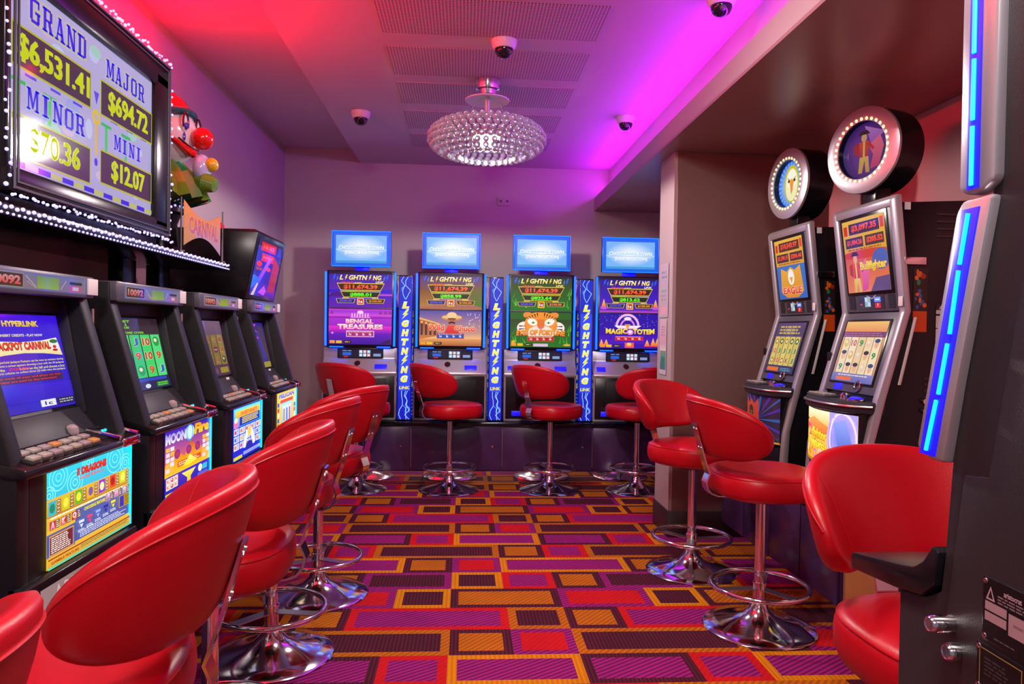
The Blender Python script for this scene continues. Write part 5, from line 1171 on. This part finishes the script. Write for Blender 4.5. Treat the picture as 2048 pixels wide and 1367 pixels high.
    # deck with a bowed front
    n = 14; P = [(-w + .005, .04)] + [(-w + .005 + (2 * w - .01) * i / n, -.015 - .115 * (1 - abs(2 * i / n - 1) ** 2.6) ** .6) for i in range(n + 1)] + [(w - .005, .04)]
    dk = MB().prism(P, 'z', .925 - BB, .975 - BB, .012).build('button_deck', M['grey'], t)
    MB().tube([(x, y - .003, .957 - BB) for x, y in P[1:-1]], .006, 8).build('deck_rail', M['steel'], dk)
    kp = MB().box(-.17, -.005, -.095, -.03, .975 - BB, .985 - BB, .003).build('button_block', M['slate'], dk)
    for r in range(2):
        for k in range(5): MB().box(-.163 + .031 * k, -.138 + .031 * k, -.090 + .029 * r, -.066 + .029 * r, .985 - BB, .991 - BB, .002).build('button', M['key'], kp)
    MB().lathe([(.02, 0), (.02, .02), (.012, .028), (0, .028)], 20, (.065, -.04, .974 - BB)).build('play_button', M['chrome'], dk)
    MB().torus((.155, -.04, .978 - BB), .032, .006, 28, 8).build('cup_ring', M['chrome'], dk); MB().lathe([(.028, 0), (.028, .012), (.015, .018), (0, .018)], 20, (.155, -.04, .975 - BB)).build('blue_button', M['ledglow'], dk)
    MB().box(-.13, -.06, -.004, .004, 0, .04, .002).xform(Matrix.Translation((0, .013, 1.005 - BB)) @ Matrix.Rotation(math.atan2(-vl.y, vl.z), 4, 'X')).build('ticket_window', M['ledglow'], t)
    MB().torus((.07, .012, 1.03 - BB), .022, .005, 24, 8, 0, nl).build('reader_ring', M['chrome'], t)
    # bowed belly glass
    bw = .43; be = lambda u, v: .045 * (1 - (2 * u / bw - 1) ** 2)
    ba = belly_art(bw, .225, kind); ba = clip_art(ba)
    n = 16; Q = [(-bw / 2 + bw * i / n, -.0585 - .045 * (1 - (2 * i / n - 1) ** 2)) for i in range(n + 1)]
    bb = MB().prism(Q + [(bw / 2, -.02), (-bw / 2, -.02)], 'z', .685 - BB, .924 - BB).build('belly_case', M['black'], t)
    g = ba.build('belly_glass', M['glass'] if kind == 'bull' else M['screendim'], bb, (-bw / 2, -.0605, .692 - BB), UX, UZ)
    me = g.data; bm = bmesh.new(); bm.from_mesh(me)
    for i in range(1, n): bmesh.ops.bisect_plane(bm, geom=bm.verts[:] + bm.edges[:] + bm.faces[:], plane_co=(Q[i][0], 0, 0), plane_no=(1, 0, 0))
    for v in bm.verts: v.co.y -= .045 * (1 - (2 * v.co.x / bw) ** 2)
    bm.to_mesh(me); bm.free()
    MB().tube([(x, y, .683 - BB) for x, y in Q], .006, 8).build('belly_trim', M['gold'], bb)
    MB().box(-.20, .20, -.060, -.045, .52 - BB, .665 - BB, .003).build('lower_door', M['matte'], t)
    # round topper
    tr = bpy.data.objects.new('round_topper', None)
    r = .188
    Rm = Matrix.Translation((0, .055, 2.067 - BB)) @ Matrix.Rotation(rot_w, 4, 'Z') @ Matrix.Rotation(radians(90), 4, 'X')
    dr = MB().lathe([(0, -.15), (r - .01, -.15), (r, -.14), (r, 0), (r - .004, .012), (r - .035, .018), (r - .060, .014), (r - .062, -.02), (0, -.02)], 56).xform(Rm).build('topper', M['black'], t)
    MB().lathe([(r + .0015, .0), (r, .011), (r - .034, .0205), (r - .0615, .0165), (r - .0615, .010), (r - .034, .010)], 64, ring=True).xform(Rm).build('topper_rim', M['silver'], dr)
    wa = wheel_art(r - .062, kind)
    om = Rm @ Vector((-(r - .062), -(r - .062), -.018)); ux = Rm.to_3x3() @ Vector((1, 0, 0)); uy = Rm.to_3x3() @ Vector((0, 1, 0))
    wa.build('topper_picture', M['screen'] if kind != 'bull' else M['screendim'], dr, om, ux, uy)
    for k in range(32):
        a = 2 * pi * k / 32; MB().sphere(Rm @ Vector(((r - .052) * cos(a), (r - .052) * sin(a), .016)), .0075, 10, 7).build('bulb', M['bulb'], dr)
    MB().box(-.05, .05, .085, .155, 1.822 - BB, 1.895 - BB, .004).build('topper_stand', M['black'], t)
    # near side panel details
    sd = MB()
    for z in (1.66, 1.69, 1.72, 1.75): sd.box(w - .013, w - .008, .24, .33, z - BB, z + .008 - BB)
    for z in (1.00, 1.025, 1.05, 1.075): sd.box(w - .013, w - .008, .20, .30, z - BB, z + .008 - BB)
    sd.build('side_vent', M['skirt'], t)
    MB().box(w - .012, w + .004, .10, .19, 1.545 - BB, 1.575 - BB, .002).build('hinge_bar', M['chrome'], t)
    MB().box(w - .012, w - .009, .10, .125, 1.77 - BB, 1.80 - BB).build('white_label', M['paper'], t)
    sp = Art(.06, .26, '#281c18'); rd = random.Random(8)
    for k in range(14): sp.ell(rd.uniform(.008, .05), rd.uniform(.1, .25), rd.uniform(.005, .012), rd.uniform(.006, .016), rd.choice(['#d86820', '#287858', '#a03018', '#385898']), 10)
    sp.rect(.0, .0, .06, .085, '#d04c10'); sp.build('art_strip', M['print'], t, (w - .0095, .145, 1.27 - BB), (0, 1, 0), UZ)
    MB().prism(Z([(.150, 1.33), (.162, 1.33), (.10, 1.05), (.088, 1.05)]), 'x', w - .012, w - .004, .002).build('white_strip', M['paper'], t)
    la = Art(.10, .17, '#141018'); la.rect(.0, .128, .10, .17, '#202028'); la.poly([(.012, .15), (.03, .15), (.021, .166)], '#d0d0d0'); la.lines(.04, .15, .095, .166, 2, '#d0d0d0'); la.rect(.0, .13, .05, .146, '#c8c8c8'); la.rect(.055, .13, .1, .146, '#c8c8c8')
    la.rect(0, .072, .08, .122, '#d8d4d4'); la.ell(.045, .108, .009, .009, '#303030'); la.text('10411', .042, .087, .05, .014, '#303030'); la.lines(.012, .074, .07, .079, 1, '#606060'); la.rect(0, .0, .055, .068, '#e0dcdc'); la.text('2' if kind == 'bull' else '1', .028, .034, .030, .046, '#202028', None, .04)
    la.build('number_label', M['print'], t, (w - .0095, .245, 1.215 - BB), (0, 1, 0), UZ)
    lk = MB()
    for z in (.945, .985): lk.cyl((w - .012, .20, z - BB), (w + .008, .20, z - BB), .011, 16)
    lk.build('side_lock', M['chrome'], t)
    return t
wheel_machine(3.845, 'eagle', radians(8), 'silver machine with the eagle topper, standing by the alcove wall')
wheel_machine(3.105, 'bull', radians(20), 'silver machine with the bullfighter topper and bright yellow belly glass')
bpy.data.objects.remove(bpy.data.objects['round_topper']) if 'round_topper' in bpy.data.objects else None
for o_ in [o for o in bpy.data.objects if o.name.startswith('round_topper')]: bpy.data.objects.remove(o_)

t = thing('machine_bench', 'dark purple bench under the silver machines in the alcove on the right', 'bench', (1.89, 3.64, 0))
MB().box(-.29, .305, -.70, .69, .095, .465, .003).build('body', M['laminate'], t)
MB().box(-.31, .305, -.71, .69, .467, .497, .006).build('counter', M['counter'], t)
MB().box(-.285, .30, -.69, .69, 0, .0945).build('kick_plate', M['mirror'], t)
for i, y in enumerate((-.69, -.345, 0., .345)): MB().box(-.303, -.2905, y + .004, y + .341, .105, .455, .002).build('door', M['laminate'], t)
tag(MB().box(1.60, 1.78, 2.905, 2.925, 0, .44, .002).build('timber_board', M['timber']), 'bare timber board at the near end of the right bench', 'board')

# ------------------------------------------------------------------ the big black machine at the right edge, seen from its side
def side_machine():
    YR = .95
    t = thing('gaming_machine', 'large black machine at the right edge with bright blue light strips', 'slot machine', (.92, YR, 0), pi)
    Y = lambda pts: [(YR - p[0], p[1]) for p in pts]
    MB().prism(Y([(.957, 0), (.957, .903), (.90, .913), (.872, .93), (.866, .98), (.857, 1.09), (.80, 1.42), (.79, 2.05), (.30, 2.05), (.30, 0)]), 'x', -.32, .316, .004).build('cabinet', M['char'], t)
    # side door standing a little proud, with its seams
    d = MB().prism(Y([(.90, .20), (.86, .88), (.83, 1.085), (.79, 1.09), (.73, 1.40), (.72, 2.0), (.34, 2.0), (.34, .20)]), 'x', .316, .3185, .001).build('side_door', M['char'], t)
    MB().prism(Y([(.958, .904), (1.068, .894), (1.071, .900), (1.071, .915), (1.066, .920), (.945, .940), (.918, .946), (.898, .960), (.880, .985), (.868, .98), (.876, .935), (.90, .914)]), 'x', -.33, .323, .003).build('button_deck', M['black'], t)
    # blue lit wings, lower and upper
    lw = Y([(.911, 1.106), (.846, 1.40), (.835, 1.414), (.785, 1.414), (.858, 1.094), (.885, 1.094)])
    uw = Y([(.842, 1.426), (.846, 2.05), (.782, 2.05), (.782, 1.43), (.80, 1.419), (.83, 1.419)])
    for nm, pl, segs in (('lower_wing', lw, [(.885, 1.106, .8672, 1.171), (.8635, 1.179, .849, 1.242), (.8455, 1.254, .8325, 1.330), (.831, 1.337, .8185, 1.396)]),
                         ('upper_wing', uw, [(.815, 1.428, .815, 1.497), (.815, 1.504, .815, 1.575), (.8155, 1.582, .816, 1.650), (.816, 1.658, .8165, 1.728), (.8165, 1.736, .817, 1.806)])):
        for sx in (1, -1):
            a, b = (.300, .328) if sx > 0 else (-.328, -.300)
            wg = MB().prism(pl, 'x', a, b, .006).build(nm, M['silver'], t)
            if sx > 0:
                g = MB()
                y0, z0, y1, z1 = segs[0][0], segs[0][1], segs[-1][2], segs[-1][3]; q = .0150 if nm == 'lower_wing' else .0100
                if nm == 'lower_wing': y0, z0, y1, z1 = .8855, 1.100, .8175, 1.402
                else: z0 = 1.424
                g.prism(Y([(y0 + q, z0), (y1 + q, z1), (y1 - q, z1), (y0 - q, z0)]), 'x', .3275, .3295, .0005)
                g.build('blue_glow', M['ledglow'], wg)  # emissive band stands in for the bars' blue glow on the housing
                for (ya, za, yb, zb) in segs:
                    MB().tube([(.3310, YR - ya, za), (.3310, YR - yb, zb)], .0026, 8).build('light_bar', M['ledcyan'], wg)
    # front screen of the machine, facing away from us
    MB().box(-.27, .27, YR - .885, YR - .82, 1.0, 1.08).build('front_band', M['black'], t)
    # locks
    for y, z, l in ((.846, .899, .026), (.835, .869, .011)):
        MB().lathe([(.0, 0), (.011, 0), (.011, l), (.0085, l + .004), (.0085, l + .003), (0, l + .003)], 24).xform(Matrix.Translation((.318, YR - y, z)) @ Matrix.Rotation(radians(90), 4, 'Y')).build('lock', M['chrome'], t)
    # riveted plates
    def plate(y0, y1, z0, z1, art, nm):
        p = MB().box(.3185, .3205, YR - y1, YR - y0, z0, z1, .0008).build(nm, M['black'], t)
        art.build('plate_print', M['print'], p, (.3207, YR - y1 + .002, z0 + .002), (0, 1, 0), UZ)
        for yy in (y0 + .005, y1 - .005):
            for zz in (z0 + .005, z1 - .005): MB().lathe([(.0032, 0), (.0028, .0012), (0, .0016)], 12).xform(Matrix.Translation((.3205, YR - yy, zz)) @ Matrix.Rotation(radians(90), 4, 'Y')).build('rivet', M['chrome'], p)
    a = Art(.076, .070, '#0a080a'); a.poly([(.004, .046), (.018, .046), (.011, .062)], '#b09098'); a.poly([(.007, .048), (.015, .048), (.011, .058)], '#181014'); a.text('aristocrat', .044, .060, .026, .006, '#b09098'); a.lines(.022, .046, .072, .056, 3, '#806870')
    a.rect(.003, .034, .036, .044, '#a08088'); a.rect(.003, .022, .036, .032, '#a08088'); a.rect(.039, .018, .072, .042, '#a08088'); a.lines(.046, .028, .066, .034, 1, '#806068'); a.lines(.018, .004, .05, .007, 1, '#605058')
    plate(.712, .792, .905, .978, a, 'rating_plate')
    a = Art(.072, .052, '#0a080a'); a.frame(.004, .004, .068, .048, .001, '#a08850'); a.lines(.012, .018, .05, .040, 5, '#383034'); a.text('aristocrat', .052, .010, .022, .006, '#b0a0a8')
    plate(.716, .800, .845, .900, a, 'maker_plate')
    return t
side_machine()

# ------------------------------------------------------------------ ceiling things
t = thing('chandelier', 'round chandelier of clear glass beads hanging from the ceiling', 'chandelier', (CHX, CHY, CHZ))
zc = ZR - CHZ
MB().lathe([(0, zc), (.082, zc), (.082, zc - .012), (.072, zc - .055), (.055, zc - .06), (.05, zc - .085), (0, zc - .085)], 40).build('canopy', M['chrome'], t)
MB().lathe([(.0, zc - .092), (.105, zc - .118), (.13, zc - .122), (.132, zc - .116), (.105, zc - .108), (0, zc - .084)], 48).build('reflector_disc', M['white'], t)
for k in range(3):
    a = 2 * pi * k / 3 + .5; MB().cyl((.05 * cos(a), .05 * sin(a), zc - .06), (.16 * cos(a), .16 * sin(a), .095), .0015, 6).build('cable', M['steel'], t)
MB().sphere((0, 0, -.01), .050, 20, 14, (1, 1, .8)).build('light_bulb', M['lampglow'], t)
def bead_mat():
    m = material('clear_glass_bead', (.96, .95, .97), .06); b = m.node_tree.nodes['Principled BSDF']
    b.inputs['Transmission Weight'].default_value = .76; b.inputs['IOR'].default_value = 1.45
    return m
BM_ = bead_mat()
bead_me = MB().sphere((0, 0, 0), .0175, 16, 10).mesh('glass_bead', 80); bead_me.materials.append(BM_)
pos = []
for j in range(10):
    la = radians(-76 + 152 * j / 9); R = .09 + .250 * max(0, cos(la)) ** .75; z = .102 * sin(la)
    n = max(10, int(2 * pi * R / .046))
    for i in range(n):
        a = 2 * pi * (i + .5 * (j % 2)) / n; pos.append((R * cos(a), R * sin(a), z))
pos.sort(key=lambda p: p[1] + .25 * p[2])     # nearest and lowest first
for p in pos[:100]:
    o = bpy.data.objects.new('glass_bead', bead_me); C.objects.link(o); o.parent = t; o.location = p
q = MB()
for p in pos[100:]: q.sphere(p, .0175, 16, 10)
o = q.build('glass_beads', BM_, t, 80); o['kind'] = 'stuff'
MB().lathe([(.014, zc - .085), (.012, .075), (.045, .062), (.075, .035), (.082, .012), (.079, .012), (.072, .034), (.04, .055), (0, .06)], 32).build('uplight_blocker', M['white'], t)  # cap added over the bulb to keep its light off the ceiling
for z, R in ((-.100, .17), (.100, .17)): MB().torus((0, 0, z), R, .003, 56, 6).build('hoop', M['chrome'], t)

for (x, y), lab in (((-.731, 5.05), 'white dome camera on the ceiling left of the chandelier'), ((.179, 3.72), 'white dome camera on the ceiling in front of the chandelier'), ((1.085, 4.95), 'white dome camera on the ceiling by the magenta cove light'), ((1.10, 3.13), 'dome camera cut by the top edge of the photo')):
    t = thing('dome_camera', lab, 'security camera', (x, y, ZR), radians(R_.uniform(-40, 40)), 'dome cameras on the ceiling')
    MB().lathe([(0, 0), (.066, 0), (.066, -.010), (.060, -.034), (.050, -.045), (.044, -.046), (0, -.046)], 40).build('housing', M['white'], t)
    d = MB().lathe([(.046, -.044), (.045, -.058), (.036, -.077), (.018, -.089), (0, -.092)], 32).build('dome', M['dome'], t)
    MB().sphere((.012, -.034, -.066), .014, 12, 8).build('lens', M['slate'], d)

# notices on the pillar
n1 = Art(.19, .34, '#b8a8b0'); n1.lines(.03, .24, .16, .30, 2, '#8888a0'); n1.rect(.03, .16, .15, .175, '#88a898'); n1.lines(.03, .10, .15, .15, 2, '#9090a0'); n1.rect(.02, .02, .16, .07, '#e0a0a8'); n1.rect(.0, .08, .025, .2, '#c8b868')
tag(n1.build('wall_notice', M['print'], None, (1.2575, 4.62, 1.345), (0, -1, 0), UZ), 'upper pale notice on the side of the pillar', 'notice')
n2 = Art(.15, .35, '#c8c0c4'); n2.rect(.01, .20, .14, .34, '#d8a0a8', '#d0b0c0'); n2.lines(.03, .24, .12, .31, 4, '#a08898'); n2.rect(.01, .15, .14, .20, '#e8d8d0', '#c8a0b0'); n2.rect(.01, .03, .14, .15, '#3868a8', '#70a060'); n2.poly([(.02, .03), (.1, .03), (.13, .1), (.06, .12)], '#2c8048')
tag(n2.build('wall_notice', M['print'], None, (1.2575, 4.60, .985), (0, -1, 0), UZ), 'lower coloured notice on the side of the pillar', 'notice')
